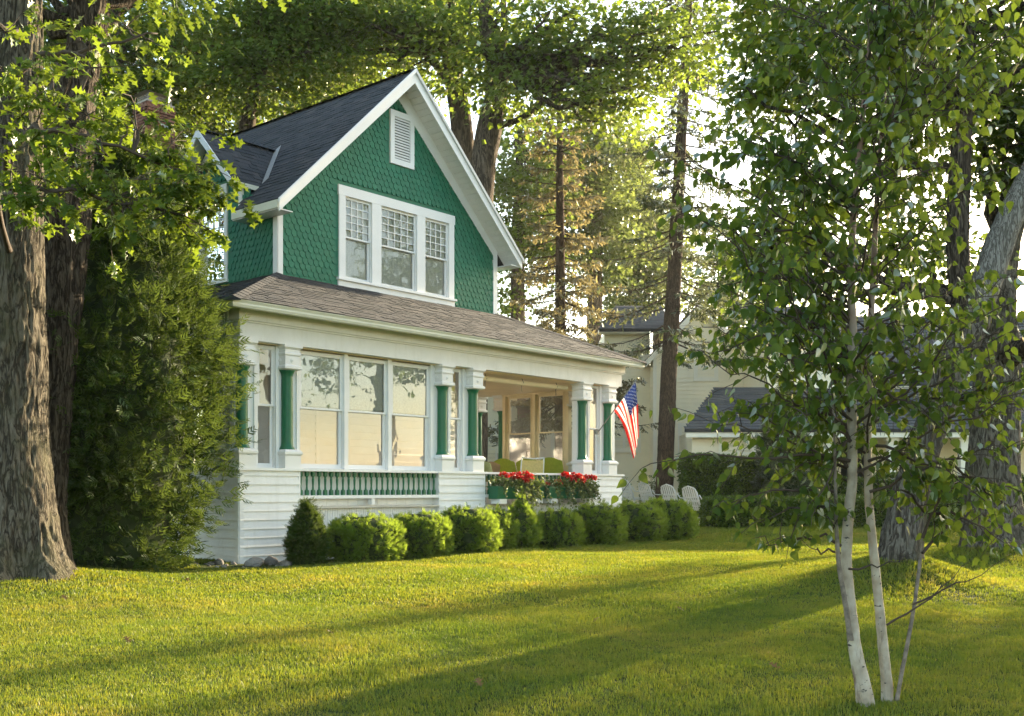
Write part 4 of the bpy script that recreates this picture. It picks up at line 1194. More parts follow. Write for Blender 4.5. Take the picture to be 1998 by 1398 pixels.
for i in range(16):
    rg = np.random.RandomState(50+i); aa = rg.uniform(-1.9, .6); z0 = rg.uniform(1.5, 5.0); l = rg.uniform(1.0, 1.45)
    br.tube(curve_pts((0, 0, z0), (l*math.cos(aa), l*math.sin(aa), z0+rg.uniform(.3, 1.0)), -.1, 6, rg, .04), [.028, .024, .02, .016, .012, .008, .004], 6)
tag(br.build('branch', TWIG, cedar, smooth=True), kind='stuff')
# row of clipped globes and two cones along the porch
def globe_prof(R, sq=.9):
    def p(f):
        x = abs(2*f-.82)/1.18 if f > .41 else abs(2*f-.82)/1.05
        return R*max(.03, (1-min(1, x)**2.6))**.5
    return p
def cone_prof(R):
    return lambda f: R*(.62+1.1*min(f, .3))*(1-max(0, f-.25)**1.3*1.38)
def col_prof(R): return lambda f: R*(.80+.6*min(f, .33))*(1-max(0, f-.35)**1.6*1.75)
def on_house(s, t): v = hw(s, t); v.z = h1(v.x, v.y)-.04; return v
GB = 'clipped globe bushes in a row along the porch'
row = [(1.82, -1.0, .72, .86, 'wide clipped green bush right beside the small cone bush near the porch corner'),
       (3.08, -1.0, .64, .86, 'clipped green bush second from the left in the porch row'),
       (4.33, -1.0, .66, .92, 'clipped green bush with bright yellow right side below the middle pier'),
       (5.45, -.62, .56, .86, 'shadowed clipped bush tucked left of the ragged taller shrub'),
       (7.15, -.95, .58, .84, 'clipped green bush just right of the ragged taller shrub under the flower boxes'),
       (8.45, -1.0, .68, .93, 'round clipped bush under the right flower box'),
       (9.95, -1.05, .70, .92, 'round clipped bush in front of the right porch pier'),
       (11.05, -1.1, .72, 1.02, 'tall rounded bush just past the right porch corner'),
       (11.72, -1.15, .38, .80, 'last small bush at the right end of the row beside the lawn chairs')]
protos = []
for i, (s, t, R, H, lab) in enumerate(row):
    if i < 4:
        protos.append((evergreen('globe_bush', on_house(s, t), lab, globe_prof(R*.93), 5600, .085, CEDAR_S, BUSHL, 'bush', 20+i, H, GB, corek=.77, up=.7, lump=.05), R, H))
        continue
    q, R0, H0 = protos[(i*3) % 4]
    o = q.copy(); COL.objects.link(o); o['label'] = lab; o.location = on_house(s, t); o.rotation_euler = (0, 0, 1.3*i); o.scale = (R/R0, R/R0, H/H0)
    for ch_o in list(q.children):
        k = ch_o.copy(); COL.objects.link(k); k.parent = o
evergreen('cone_bush', on_house(.62, -.95), 'small dark cone shaped bush in front of the left porch pier', col_prof(.30), 4200, .10, CEDAR_S, CEDARL, 'bush', 41, 1.10, corek=.78, up=.9, lump=.12)
evergreen('ragged_shrub', on_house(6.15, -.80), 'ragged olive shrub standing taller than its clipped neighbours', cone_prof(.46), 2600, .12, CEDAR_S, BUSHL, 'bush', 42, 1.14, corek=.66, up=1.0, lump=.15)
evergreen('globe_bush', on_house(11.9, 1.2), 'rounded bush behind the right porch corner', globe_prof(.72), 3000, .10, CEDAR_S, BUSHL, 'bush', 43, .95, GB, corek=.77, up=.7, lump=.08)

v = at(1530, 1000, 31.8); v.z = h1(v.x, v.y)-.05
evergreen('conifer_shrub', v, 'tall grey green conifer shrub standing before the grey roofed porch', lambda f: .95*(.75+.5*f)*(1-f**1.8)+.03, 5200, .17, CEDAR_S, SPRUCEL, 'shrub', 47, 4.4, corek=.70, up=.5, lump=.18, clump=20)
def hedge(name, base, label, Lx, Ly, H, n, lsize, seed, lump=.03):
    rng = np.random.RandomState(seed)
    r = empty(name, tuple(base)); tag(r, label, 'hedge')
    # points on front, top, ends
    k = rng.rand(n)
    P = np.zeros((n, 3)); O = np.zeros((n, 3))
    fr = k < .5; tp = (k >= .5) & (k < .88); en = k >= .88
    P[:, 0] = rng.uniform(-Lx/2, Lx/2, n); P[:, 1] = rng.uniform(-Ly/2, Ly/2, n); P[:, 2] = rng.uniform(.0, H, n)
    P[fr, 1] = -Ly/2; O[fr] = (0, -1, 0); P[tp, 2] = H; O[tp] = (0, 0, 1)
    sg = np.sign(rng.rand(en.sum())-.5); P[en, 0] = sg*Lx/2; O[en, 0] = sg
    P += O*(rng.normal(0, .03, (n, 1))+lump*np.sin(P[:, :1]*2.1+seed)*np.cos(P[:, 2:3]*3))
    D = O+rng.normal(0, .6, (n, 3)); U = O+rng.normal(0, .6, (n, 3)); L = lsize*rng.uniform(.7, 1.3, n)
    V, F = cloud(P, D, U, L, L*.7, KITE)
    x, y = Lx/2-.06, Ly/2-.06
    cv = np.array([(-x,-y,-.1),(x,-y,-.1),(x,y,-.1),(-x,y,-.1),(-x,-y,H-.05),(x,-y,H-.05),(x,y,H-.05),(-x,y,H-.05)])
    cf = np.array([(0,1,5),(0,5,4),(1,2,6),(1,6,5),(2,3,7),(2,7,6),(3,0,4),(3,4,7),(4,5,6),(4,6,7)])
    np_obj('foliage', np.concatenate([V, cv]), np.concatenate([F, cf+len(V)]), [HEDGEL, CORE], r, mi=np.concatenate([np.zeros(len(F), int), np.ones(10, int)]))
    for q in (-.35, -.1, .15, .4):
        MB().tube([(Lx*q, 0, -.1), (Lx*q+.03, 0, H*.5), (Lx*q, .02, H*.85)], [.03, .02, .01], 6).build('stem', TWIG, r)
    return r
v = at(1610, 1000, 30.0); v.z = h1(v.x, v.y)
hedge('low_hedge', v, 'low box clipped hedge at the far edge of the lawn behind the birch', 6.8, .9, .74, 16000, .075, 3)
v = at(1440, 1000, 33.0); v.z = h1(v.x, v.y)
hedge('tall_hedge', v, 'tall dark hedge in front of the cream house right of the spruce trunk', 3.4, 1.2, 1.85, 14000, .09, 4, .08)
v = at(1800, 1000, 33.5); v.z = h1(v.x, v.y)
hedge('dark_hedge', v, 'dark loose hedge in front of the grey roofed house behind the big trunks', 7.5, 1.2, 1.25, 14000, .10, 6, .10)

# ------------------------------------------------------------------ spruces
def spruce(base, pts, rad, label, z0, z1, Rlow, Rtop, mat, seed, dens=1.0, bare=.3):
    rng = np.random.RandomState(seed)
    r = tree_root('spruce_tree', base, label, group='spruces beside the cottage')
    rp = relpts(pts, base)
    bark_trunk('trunk', rp, rad, r, BARK_S, nth=36, nz=160, depth=.02, ridges=12, seed=seed, flare=.15)
    tp = np.array([tuple(q) for q in rp]); wood = MB(); PP, DD, LL = [], [], []
    z = z0
    while z < z1:
        f = (z-z0)/(z1-z0)
        x = np.interp(z, tp[:, 2], tp[:, 0]); y = np.interp(z, tp[:, 2], tp[:, 1])
        nb_ = rng.randint(3, 6); a0 = rng.uniform(0, 2*PI)
        for k in range(nb_):
            a = a0+2*PI*k/nb_+rng.normal(0, .25); l = (Rlow*(1-f)+Rtop*f)*rng.uniform(.6, 1.15)
            d = np.array([math.cos(a), math.sin(a), 0]); zz = z+rng.uniform(-.15, .15)
            droop = -.30*l*(1-f)*rng.uniform(.5, 1.3)
            pts_ = [np.array([x, y, zz])+d*l*q+np.array([0, 0, droop*(q-.55*q*q*q)*1.6]) for q in (0, .2, .4, .6, .8, 1.0)]
            wood.tube(pts_, [.035*(1-.5*f), .026, .02, .015, .010, .004], 5, cap=False)
            dead = rng.rand() < bare*(1.3-f)
            nt = int(l*9*dens)
            for q in np.linspace(.22, 1, nt):
                pos = np.array([np.interp(q, [0, .2, .4, .6, .8, 1], [p_[i] for p_ in pts_]) for i in range(3)])
                for sd in (-1, 1):
                    if rng.rand() < .2: continue
                    sdv = np.array([-d[1], d[0], 0])*sd
                    tl = (.55*(1-q)+.28)*l*.38*rng.uniform(.5, 1.2)
                    td = unit(sdv*.8+d*.55+np.array([0, 0, rng.uniform(-.7, -.05)]))
                    e = pos+td*tl
                    wood.tube([pos, (pos+e)/2+np.array([0, 0, .02]), e+np.array([0, 0, -.03])], [.006, .004, .002], 3, cap=False)
                    if dead and rng.rand() < .75: continue
                    m = max(3, int(tl*22*dens))
                    for w in np.linspace(.15, 1, m):
                        pq = pos+td*tl*w
                        PP.append(pq); DD.append(unit(td*.8+rng.normal(0, .55, 3))); LL.append(rng.uniform(.08, .19))
        z += rng.uniform(.34, .60)
    tag(wood.build('branches', BARK_S, r), kind='stuff')
    PP = np.array(PP); DD = np.array(DD); LL = np.array(LL)
    U = np.array([0, 0, 1])+rng.normal(0, .5, PP.shape)
    V, F = cloud(PP, DD, U, LL, LL*.34, NEEDLE)
    np_obj('needles', V, F, mat, r)['kind'] = 'stuff'
bs = at(1296, 968, 36.0); bs.z = h1(bs.x, bs.y)-.1
spruce(bs, [bs, at(1298, 900, 36), at(1304, 750, 36), at(1312, 600, 36), at(1320, 450, 36), at(1330, 250, 36), at(1340, 80, 36), at(1346, -60, 36), at(1350, -250, 36)],
       [.30, .285, .265, .25, .22, .18, .14, .10, .03], 'tall spruce with bare grey brown trunk rising beside the cream house', 5.9, 20, 3.1, 1.7, SPRUCEL, 31, 1.15, .42)
bs = at(1096, 980, 38.0); bs.z = h1(bs.x, bs.y)-.1
spruce(bs, [bs, at(1094, 800, 38), at(1093, 600, 38), at(1093, 450, 38), at(1092, 300, 38), at(1091, 200, 38), at(1090, 120, 38)],
       [.24, .21, .18, .15, .11, .07, .02], 'thin browning spruce standing right of the cottage gable', 3.4, 15.6, 3.3, .8, SPRUCEB, 33, 1.15, .25)

# ------------------------------------------------------------------ maples behind the cottage
MG = 'broadleaf trees behind the cottage'
def bg_tree(label, pts, rad, crowns, mat=MAPLE, bark=BARK_M, ls=.17, nl=80, seed=1, limb_n=9, name='maple_tree', nth=40, extra=None, group=MG, tm=KITE, asp=.95, sp=(1.0, 1.0, .30)):
    base = Vector(pts[0])
    r = tree_root(name, base, label, group=group)
    rp = relpts(pts, base)
    bark_trunk('trunk', rp, rad, r, bark, nth=nth, nz=130, depth=.03, ridges=16, seed=seed, flare=.2)
    if extra:
        mb = MB()
        for ep, er in extra: 
            q = relpts(ep, base); fine = []; fr = []
            for i in range(len(q)-1):
                for k in range(4): fine.append(q[i].lerp(q[i+1], k/4)); fr.append(er*(1-.75*(i+k/4)/(len(q)-1)))
            mb.tube(fine, fr, 8)
        mb.build('limb', bark, r, smooth=True)
    crown_parts(r, np.random.RandomState(seed), rp[len(rp)//2:], rad[len(rp)//2:], [(tuple(Vector(c)-base), rr, n) for c, rr, n in crowns], mat, bark, ls, nl, tmpl=tm, aspect=asp, limb_n=limb_n, spread=sp)
    return r
def gb(px, Y):
    v = at(px, 955, Y); v.z = h1(v.x, v.y)-.1; return v
# the forked pair rising right of the gable
bg_tree('dark forked maple rising just behind the gable peak right slope', [gb(915, 34), at(912, 600, 34), at(908, 320, 34), at(898, 220, 34), at(885, 150, 34), at(876, 80, 34), at(872, -20, 34), at(868, -200, 34)],
        [.42, .40, .36, .33, .30, .25, .2, .12], [(at(860, 40, 34), (3.4, 1.6, 2.3), 68), (at(700, 60, 33), (2.4, 1.3, 2.0), 45)], seed=51,
        extra=[([at(896, 200, 34), at(860, 140, 33.7), at(810, 85, 33.5), at(760, 50, 33.3), at(720, 10, 33)], .12), ([at(884, 140, 34), at(840, 62, 34), at(780, 66, 34), at(720, 80, 34)], .09)])
bg_tree('thick maple trunk leaning right with a long bent limb over the spruces', [gb(921, 32), at(924, 600, 32), at(939, 340, 32), at(955, 250, 32), at(970, 180, 32), at(968, 120, 32), at(950, 60, 32), at(940, -80, 32)],
        [.46, .44, .40, .37, .33, .27, .22, .14], [(at(1090, 110, 31), (2.6, 1.3, 2.0), 62), (at(980, 60, 32), (2.6, 1.4, 1.8), 39), (at(1200, 190, 30.5), (1.1, 0.7, 1.1), 19), (at(1300, 70, 30.5), (1.9, 1.0, 1.2), 34)], seed=52, nl=70,
        extra=[([at(962, 250, 32), at(1010, 235, 31.7), at(1045, 215, 31.5), at(1060, 195, 31.2), at(1110, 195, 31), at(1170, 230, 30.7)], .11), ([at(968, 150, 32), at(1040, 130, 31.6), at(1100, 130, 31.2), at(1200, 120, 30.8), at(1310, 90, 30.5)], .10),
               ([at(972, 120, 32), at(985, 60, 32.2), at(982, 0, 32.4), at(978, -100, 32.5)], .16), ([at(1090, 135, 31.3), at(1110, 80, 31.2), at(1125, 40, 31.2), at(1080, 15, 31)], .07)])
bg_tree('maple trunk leaning left above the middle of the roof ridge', [gb(760, 40), at(750, 300, 40), at(735, 170, 40), at(712, 120, 40), at(690, 40, 40), at(680, -100, 40)], [.34, .30, .27, .25, .2, .12],
        [(at(690, 60, 40), (3.4, 1.8, 2.6), 68)], seed=53)
bg_tree('straight maple trunk just left of the gable peak', [gb(790, 42), at(788, 300, 42), at(785, 140, 42), at(784, 70, 42), at(782, -60, 42)], [.36, .33, .30, .26, .16],
        [(at(800, 30, 42), (3.6, 1.8, 2.8), 62)], seed=54)
bg_tree('maple with slanting dark trunk above the dormer', [gb(470, 33), at(474, 400, 33), at(482, 240, 33), at(500, 170, 33), at(512, 120, 33), at(530, 40, 33), at(545, -100, 33)], [.33, .29, .24, .21, .18, .14, .09],
        [(at(560, 120, 32.5), (2.3, 1.2, 1.9), 57), (at(450, 60, 33), (3, 1.6, 2.4), 62), (at(600, 20, 33), (2.6, 1.4, 1.6), 45)], seed=55)
bg_tree('broad shaded maple behind the chimney', [gb(330, 38), at(335, 400, 38), at(340, 200, 38), at(345, 60, 38), at(350, -100, 38)], [.4, .36, .3, .24, .14],
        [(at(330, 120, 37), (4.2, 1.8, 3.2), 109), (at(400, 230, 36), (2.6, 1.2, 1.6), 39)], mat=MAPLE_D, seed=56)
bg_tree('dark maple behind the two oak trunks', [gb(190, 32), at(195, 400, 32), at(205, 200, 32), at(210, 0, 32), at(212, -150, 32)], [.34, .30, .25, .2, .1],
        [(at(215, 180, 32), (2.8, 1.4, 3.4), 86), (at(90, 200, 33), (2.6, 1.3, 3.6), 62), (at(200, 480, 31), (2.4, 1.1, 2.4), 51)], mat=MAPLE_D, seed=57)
bg_tree('tall maple behind the left half of the ridge', [gb(610, 46), at(612, 300, 46), at(618, 150, 46), at(622, -50, 46)], [.36, .32, .26, .15],
        [(at(620, 110, 46), (4.0, 1.9, 3.4), 86), (at(520, 160, 47), (3.4, 1.6, 3), 51)], seed=58)
FG = 'hazy trees far beyond the spruces'
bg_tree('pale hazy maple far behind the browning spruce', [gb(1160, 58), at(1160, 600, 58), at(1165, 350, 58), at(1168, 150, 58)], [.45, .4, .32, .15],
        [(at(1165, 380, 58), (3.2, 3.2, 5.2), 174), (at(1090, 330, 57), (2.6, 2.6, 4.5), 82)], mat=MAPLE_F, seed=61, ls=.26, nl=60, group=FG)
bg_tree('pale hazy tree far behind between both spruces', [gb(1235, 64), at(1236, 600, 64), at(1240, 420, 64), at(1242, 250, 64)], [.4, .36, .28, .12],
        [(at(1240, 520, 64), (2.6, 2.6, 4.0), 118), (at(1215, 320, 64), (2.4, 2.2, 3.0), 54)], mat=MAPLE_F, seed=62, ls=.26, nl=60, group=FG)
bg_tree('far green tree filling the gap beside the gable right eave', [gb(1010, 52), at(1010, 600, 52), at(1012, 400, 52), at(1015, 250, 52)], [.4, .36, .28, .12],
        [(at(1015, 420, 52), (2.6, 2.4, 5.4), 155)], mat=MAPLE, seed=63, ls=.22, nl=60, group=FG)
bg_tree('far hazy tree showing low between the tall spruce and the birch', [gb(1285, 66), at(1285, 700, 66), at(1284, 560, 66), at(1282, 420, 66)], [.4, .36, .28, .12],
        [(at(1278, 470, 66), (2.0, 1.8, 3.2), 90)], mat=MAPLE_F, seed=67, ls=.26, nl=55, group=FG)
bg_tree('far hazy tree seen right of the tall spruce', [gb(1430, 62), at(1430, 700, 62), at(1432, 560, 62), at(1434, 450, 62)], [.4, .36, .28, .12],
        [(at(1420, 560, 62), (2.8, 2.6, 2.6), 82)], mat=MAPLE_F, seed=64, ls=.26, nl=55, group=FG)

# ------------------------------------------------------------------ big trees at the right
bA = gz((5.05, 14.0)); bA.z -= .12
RG = 'large trees on grassy mounds at the right'
treeA = tree_root('mound_tree', bA, 'dark trunk on a grassy mound behind the birch, forking into a pale leaning stem', group=RG)
pA = [bA, at(1757, 1060, 14), at(1772, 980, 14), at(1800, 880, 14), at(1832, 790, 14), at(1865, 700, 14), at(1890, 640, 14), at(1898, 608, 14), at(1893, 575, 14)]
bark_trunk('trunk', relpts(pA, bA), [.27, .25, .225, .215, .215, .225, .25, .235, .16], treeA, BARK_G, nth=90, nz=170, depth=.025, ridges=22, flare=.12, seed=21)
pA1 = [at(1893, 640, 14), at(1908, 595, 14), at(1928, 540, 14), at(1955, 460, 14), at(1982, 400, 14), at(2040, 280, 14), at(2090, 150, 14), at(2125, 20, 14), at(2150, -130, 14)]
bark_trunk('stem', relpts(pA1, bA), [.20, .205, .20, .185, .17, .15, .12, .07, .015], treeA, BARK_P, nth=70, nz=160, depth=.012, ridges=16, seed=25)
pA2 = [at(1885, 640, 14), at(1878, 590, 14), at(1870, 520, 14), at(1868, 440, 14), at(1872, 330, 14), at(1880, 200, 14), at(1888, 60, 14), at(1890, -120, 14)]
bark_trunk('stem', relpts(pA2, bA), [.17, .15, .14, .135, .13, .115, .10, .07], treeA, BARK_D, nth=50, nz=160, depth=.02, ridges=14, seed=22)
crown_parts(treeA, np.random.RandomState(71), relpts(pA2, bA), [.17, .15, .14, .135, .13, .115, .10, .07],
            [(tuple(at(1760, 60, 14.5)-bA), (2.0, 1.8, 1.3), 60), (tuple(at(1620, 200, 15.5)-bA), (1.2, 1.4, 1.4), 40), (tuple(at(1530, 470, 15.0)-bA), (.75, .8, .65), 24), (tuple(at(1800, 470, 15.5)-bA), (.9, 1.2, .6), 22), (tuple(at(1480, 90, 15.5)-bA), (.7, 1.0, 1.0), 20), (tuple(at(1800, -180, 14.5)-bA), (3.0, 2.6, 1.2), 60), (tuple(at(2140, -30, 14)-bA), (1.0, 1.0, .9), 26)],
            MAPLE, BARK_D, .125, 60, tmpl=MAPLE_L, aspect=1.0, limb_n=4, spread=(.5, .5, .28))
bB = gz((8.0, 17.8)); bB.z -= .12
treeB = tree_root('mound_tree', bB, 'grey furrowed trunk on a low mound near the right edge with a limb bending right', group=RG)
pB = [bB, at(1938, 1050, 17.8), at(1936, 960, 17.8), at(1940, 850, 17.8), at(1946, 760, 17.8), at(1952, 690, 17.8), at(1948, 620, 17.8), at(1960, 480, 17.9), at(2010, 300, 18), at(2040, 100, 18), at(2050, -100, 18)]
bark_trunk('trunk', relpts(pB, bB), [.48, .44, .42, .38, .36, .34, .26, .22, .19, .15, .1], treeB, BARK_G, nth=90, nz=240, depth=.04, ridges=22, flare=.3, seed=23)
mb = MB(); q = relpts([at(1952, 710, 17.7), at(1975, 690, 17.5), at(2000, 680, 17.3), at(2060, 640, 17.0), at(2120, 560, 16.8)], bB); mb.tube(q, [.22, .20, .17, .15, .12], 10)
mb.build('limb', BARK_D, treeB, smooth=True)
crown_parts(treeB, np.random.RandomState(72), relpts(pB, bB)[6:], [.26, .22, .19, .15, .1],
            [(tuple(at(1960, 120, 17.5)-bB), (1.6, 2.0, 1.5), 56), (tuple(at(1985, 270, 17)-bB), (.9, 1.2, .7), 26), (tuple(at(2150, 0, 18)-bB), (2.6, 2.6, 2.2), 60)],
            MAPLE_D, BARK_D, .135, 60, tmpl=MAPLE_L, aspect=1.0, limb_n=5, spread=(.55, .55, .28))

# unseen maples added left of the frame to darken the cottage's left side
LG = 'unseen trees added to shade the left of the cottage'
bg_tree('unseen maple added off the left frame edge to shade the cottage', [Vector((-13.5, 20.5, -.2)), Vector((-13.4, 20.5, 4)), Vector((-13.2, 20.4, 8)), Vector((-13, 20.4, 12))], [.38, .34, .26, .10], [(Vector((-13.2, 20.5, 7.5)), (2.8, 3.2, 4.8), 130)], mat=MAPLE_D, seed=65, group=LG, ls=.2)
bg_tree('unseen maple added off frame behind the oaks to darken the cottage side', [Vector((-12.0, 27.5, -.2)), Vector((-12, 27.5, 4)), Vector((-11.8, 27.4, 8)), Vector((-11.6, 27.4, 12))], [.38, .34, .26, .10], [(Vector((-11.6, 27.5, 6.5)), (2.8, 2.8, 4.8), 130)], mat=MAPLE_D, seed=66, group=LG, ls=.2)
# ------------------------------------------------------------------ birch clump in the foreground
def birch_mat():
    m, nt, b = node_mat('birch_bark'); L = nt.links
    tc = N(nt, 'ShaderNodeTexCoord')
    n0 = N(nt, 'ShaderNodeTexNoise', i_Scale=9.0, i_Detail=5.0); L.new(tc.outputs['Object'], n0.inputs['Vector'])
    base = ramp(nt, n0.outputs['Fac'], [(0.3, (.22, .175, .125)), (0.5, (.34, .29, .22)), (0.7, (.44, .395, .32))])
    mp = N(nt, 'ShaderNodeMapping'); mp.inputs['Scale'].default_value = (13, 13, 24); L.new(tc.outputs['Object'], mp.inputs['Vector'])
    n1 = N(nt, 'ShaderNodeTexNoise', i_Scale=1.0, i_Detail=5.0, i_Roughness=.6, i_Distortion=.4); L.new(mp.outputs[0], n1.inputs['Vector'])
    f1 = ramp(nt, n1.outputs['Fac'], [(0.63, (0, 0, 0)), (0.665, (1, 1, 1))])
    mx = N(nt, 'ShaderNodeMix', data_type='RGBA'); L.new(f1, mx.inputs[0]); L.new(base, mx.inputs[6]); mx.inputs[7].default_value = (.035, .028, .024, 1)
    mp2 = N(nt, 'ShaderNodeMapping'); mp2.inputs['Scale'].default_value = (16, 16, 3.2); L.new(tc.outputs['Object'], mp2.inputs['Vector'])
    n2 = N(nt, 'ShaderNodeTexNoise', i_Scale=1.0, i_Detail=6.0, i_Roughness=.7); L.new(mp2.outputs[0], n2.inputs['Vector'])
    f2 = ramp(nt, n2.outputs['Fac'], [(0.56, (0, 0, 0)), (0.68, (1, 1, 1))])
    sx = N(nt, 'ShaderNodeSeparateXYZ'); L.new(tc.outputs['Object'], sx.inputs[0])
    lowf = ramp(nt, sx.outputs[2], [(0.05, (1, 1, 1)), (0.95, (.25, .25, .25))])
    mu = N(nt, 'ShaderNodeMath', operation='MULTIPLY'); L.new(f2, mu.inputs[0]); L.new(lowf, mu.inputs[1])
    mx2 = N(nt, 'ShaderNodeMix', data_type='RGBA'); L.new(mu.outputs[0], mx2.inputs[0]); L.new(mx.outputs[2], mx2.inputs[6]); mx2.inputs[7].default_value = (.10, .055, .035, 1)
    hi = ramp(nt, sx.outputs[2], [(0.0, (0, 0, 0)), (1.0, (1, 1, 1))]); hm = N(nt, 'ShaderNodeMapRange'); hm.inputs[1].default_value = 1.9; hm.inputs[2].default_value = 3.2; L.new(sx.outputs[2], hm.inputs[0])
    mx3 = N(nt, 'ShaderNodeMix', data_type='RGBA'); L.new(hm.outputs[0], mx3.inputs[0]); L.new(mx2.outputs[2], mx3.inputs[6]); mx3.inputs[7].default_value = (.20, .115, .075, 1)
    L.new(mx3.outputs[2], b.inputs['Base Color']); b.inputs['Roughness'].default_value = .6
    bp = N(nt, 'ShaderNodeBump', i_Strength=.5, i_Distance=.006); L.new(n1.outputs['Fac'], bp.inputs['Height']); L.new(bp.outputs[0], b.inputs['Normal'])
    return m
BIRCHB = birch_mat()
GREYB = paint('grey_sapling_bark', (.17, .14, .11), .8, .55, 16, .4)
YB = 7.15
bb = at(1715, 1385, YB); bb.z = h1(bb.x, bb.y)
birch = tree_root('birch_tree', bb, 'young white barked birch clump in the right foreground with heart shaped leaves')
rng = np.random.RandomState(15)
stems = [([(1692, 1400, 0), (1684, 1340, 0), (1668, 1270, .02), (1658, 1180, .03), (1650, 1100, .04), (1654, 1020, .04), (1663, 940, .03), (1663, 850, .02), (1661, 740, 0), (1664, 640, 0), (1660, 540, 0), (1663, 450, 0), (1672, 340, .02), (1682, 240, .03), (1692, 130, .04), (1702, 10, .05), (1712, -120, .06), (1720, -260, .06)],
          [.076, .070, .062, .057, .053, .050, .048, .046, .044, .041, .036, .032, .028, .024, .020, .016, .011, .004]),
         ([(1733, 1395, .10), (1730, 1330, .10), (1722, 1250, .10), (1713, 1160, .10), (1704, 1070, .09), (1695, 980, .08), (1693, 890, .08), (1694, 790, .10), (1697, 690, .12), (1700, 600, .14), (1706, 500, .16), (1710, 400, .18), (1716, 300, .22), (1730, 190, .26), (1740, 60, .3), (1750, -80, .3)],
          [.052, .049, .046, .043, .041, .039, .037, .035, .033, .030, .027, .023, .019, .015, .010, .004]),
         ([(1745, 1398, .05), (1756, 1330, .05), (1772, 1250, .06), (1786, 1170, .08), (1796, 1090, .10), (1805, 1020, .12), (1812, 940, .14), (1820, 840, .16), (1830, 740, .2), (1850, 620, .24)],
          [.024, .021, .019, .017, .016, .014, .012, .010, .008, .003]),
         ([(1660, 1250, -.04), (1648, 1170, -.06), (1636, 1100, -.08), (1632, 1030, -.08), (1630, 940, -.10), (1628, 840, -.12), (1622, 740, -.14)],
          [.028, .024, .021, .018, .014, .010, .003])]
stem_paths = []
for i, (pp, rad) in enumerate(stems):
    pts = [at(x, y, YB+dy)-bb for x, y, dy in pp]
    stem_paths.append((np.array([tuple(p) for p in pts]), np.array(rad)))
    bark_trunk('trunk', pts, np.array(rad)*.67, birch, BIRCHB if i < 2 else GREYB, nth=28, nz=170, depth=.004, ridges=6, seed=80+i, flare=.25 if i < 2 else 0, stretch=20)
wood = MB(); LPs, LDs = [], []
def birch_branch(s, e, sag, r0, nt=7, lpt=6, tl=.30):
    s = np.array(s, float); e = np.array(e, float); l = np.linalg.norm(e-s)
    pts = curve_pts(s, e, sag, 8, rng, .018*l)
    wood.tube(pts, [r0*(1-.85*k/8)+.0015 for k in range(9)], 6, cap=False)
    pa = np.array(pts)
    for q in np.linspace(.18, 1.0, nt):
        pos = np.array([np.interp(q, np.linspace(0, 1, 9), pa[:, k]) for k in range(3)])
        d = unit(unit(e-s)*.55+rng.normal(0, .55, 3)+np.array([0, 0, -.10]))
        L = tl*rng.uniform(.5, 1.25)
        te = pos+d*L; te[2] -= .10*L
        tpts = curve_pts(pos, te, .03, 3, rng, .01)
        wood.tube(tpts, [.0042, .0034, .0026, .0016], 4, cap=False)
        ta = np.array(tpts)
        for w in np.linspace(.15, 1.0, lpt):
            pp_ = np.array([np.interp(w, np.linspace(0, 1, 4), ta[:, k]) for k in range(3)])+rng.normal(0, .012, 3)
            dd = unit(rng.normal(0, 1, 3)*np.array([1, 1, .25])+d*.5); dd[2] = -rng.uniform(.5, 1.9)
            pet = unit(dd*np.array([1, 1, .3]))*.02
            LPs.append(pp_+pet); LDs.append(unit(dd))
def on_stem(i, z):
    p, r = stem_paths[i]
    return np.array([np.interp(z, p[:, 2], p[:, 0]), np.interp(z, p[:, 2], p[:, 1]), z]), float(np.interp(z, p[:, 2], r))
# general crown
for k in range(140):
    i = 0 if rng.rand() < .58 else 1
    z = rng.uniform(1.45, 5.2)
    p, r = on_stem(i, z)
    a = rng.uniform(0, 2*PI)
    f = (z-1.2)/4.2
    l = rng.uniform(.55, 1.25)*(1.10-.25*f)
    e = p+np.array([math.cos(a)*l, math.sin(a)*l*.9, l*rng.uniform(.25, .75)])
    birch_branch(p, e, .04*l, max(.004, r*.19), nt=int(7+l*4), lpt=6)
# long low branches seen against the house and lawn
lows = [((1660, 640), (1385, 690), .1, 9), ((1663, 560), (1400, 560), -.1, 10), ((1663, 500), (1410, 440), -.25, 9), ((1655, 900), (1270, 905), -.2, 8), ((1632, 960), (1420, 985), -.3, 8), ((1640, 1065), (1500, 1065), -.15, 6), ((1632, 1000), (1480, 1020), -.2, 8), ((1655, 1000), (1560, 1010), -.1, 7),
        ((1695, 830), (1960, 700), -.2, 11), ((1697, 960), (1985, 870), -.25, 11), ((1800, 1080), (1905, 1000), 0.2, 8), ((1697, 740), (1930, 600), .1, 9), ((1812, 940), (1990, 960), -.1, 10), ((1662, 820), (1480, 800), .15, 9),
        ((1808, 1000), (1960, 1060), -.1, 9), ((1664, 700), (1500, 720), -.35, 9), ((1660, 900), (1530, 930), .15, 8), ((1820, 840), (1960, 800), .2, 9), ((1815, 900), (1760, 860), -.2, 8), ((1660, 860), (1590, 990), -.3, 7), ((1700, 620), (1850, 650), .3, 8), ((1662, 600), (1470, 640), .25, 8), ((1800, 1050), (1870, 940), -.2, 7), ((1695, 900), (1780, 930), -.25, 7), ((1697, 800), (1990, 790), -.1, 10), ((1700, 870), (1900, 960), -.2, 9), ((1815, 900), (1990, 1010), .1, 9), ((1822, 820), (1985, 740), 0, 9), ((1700, 760), (1840, 840), -.3, 8), ((1805, 1000), (1740, 960), -.2, 6)]
for (s, e, dy, nt) in lows:
    p = np.array(at(s[0], s[1], YB)-bb); q = np.array(at(e[0], e[1], YB+dy)-bb)
    birch_branch(p, q, .06, .010, nt=nt, lpt=6, tl=.26)
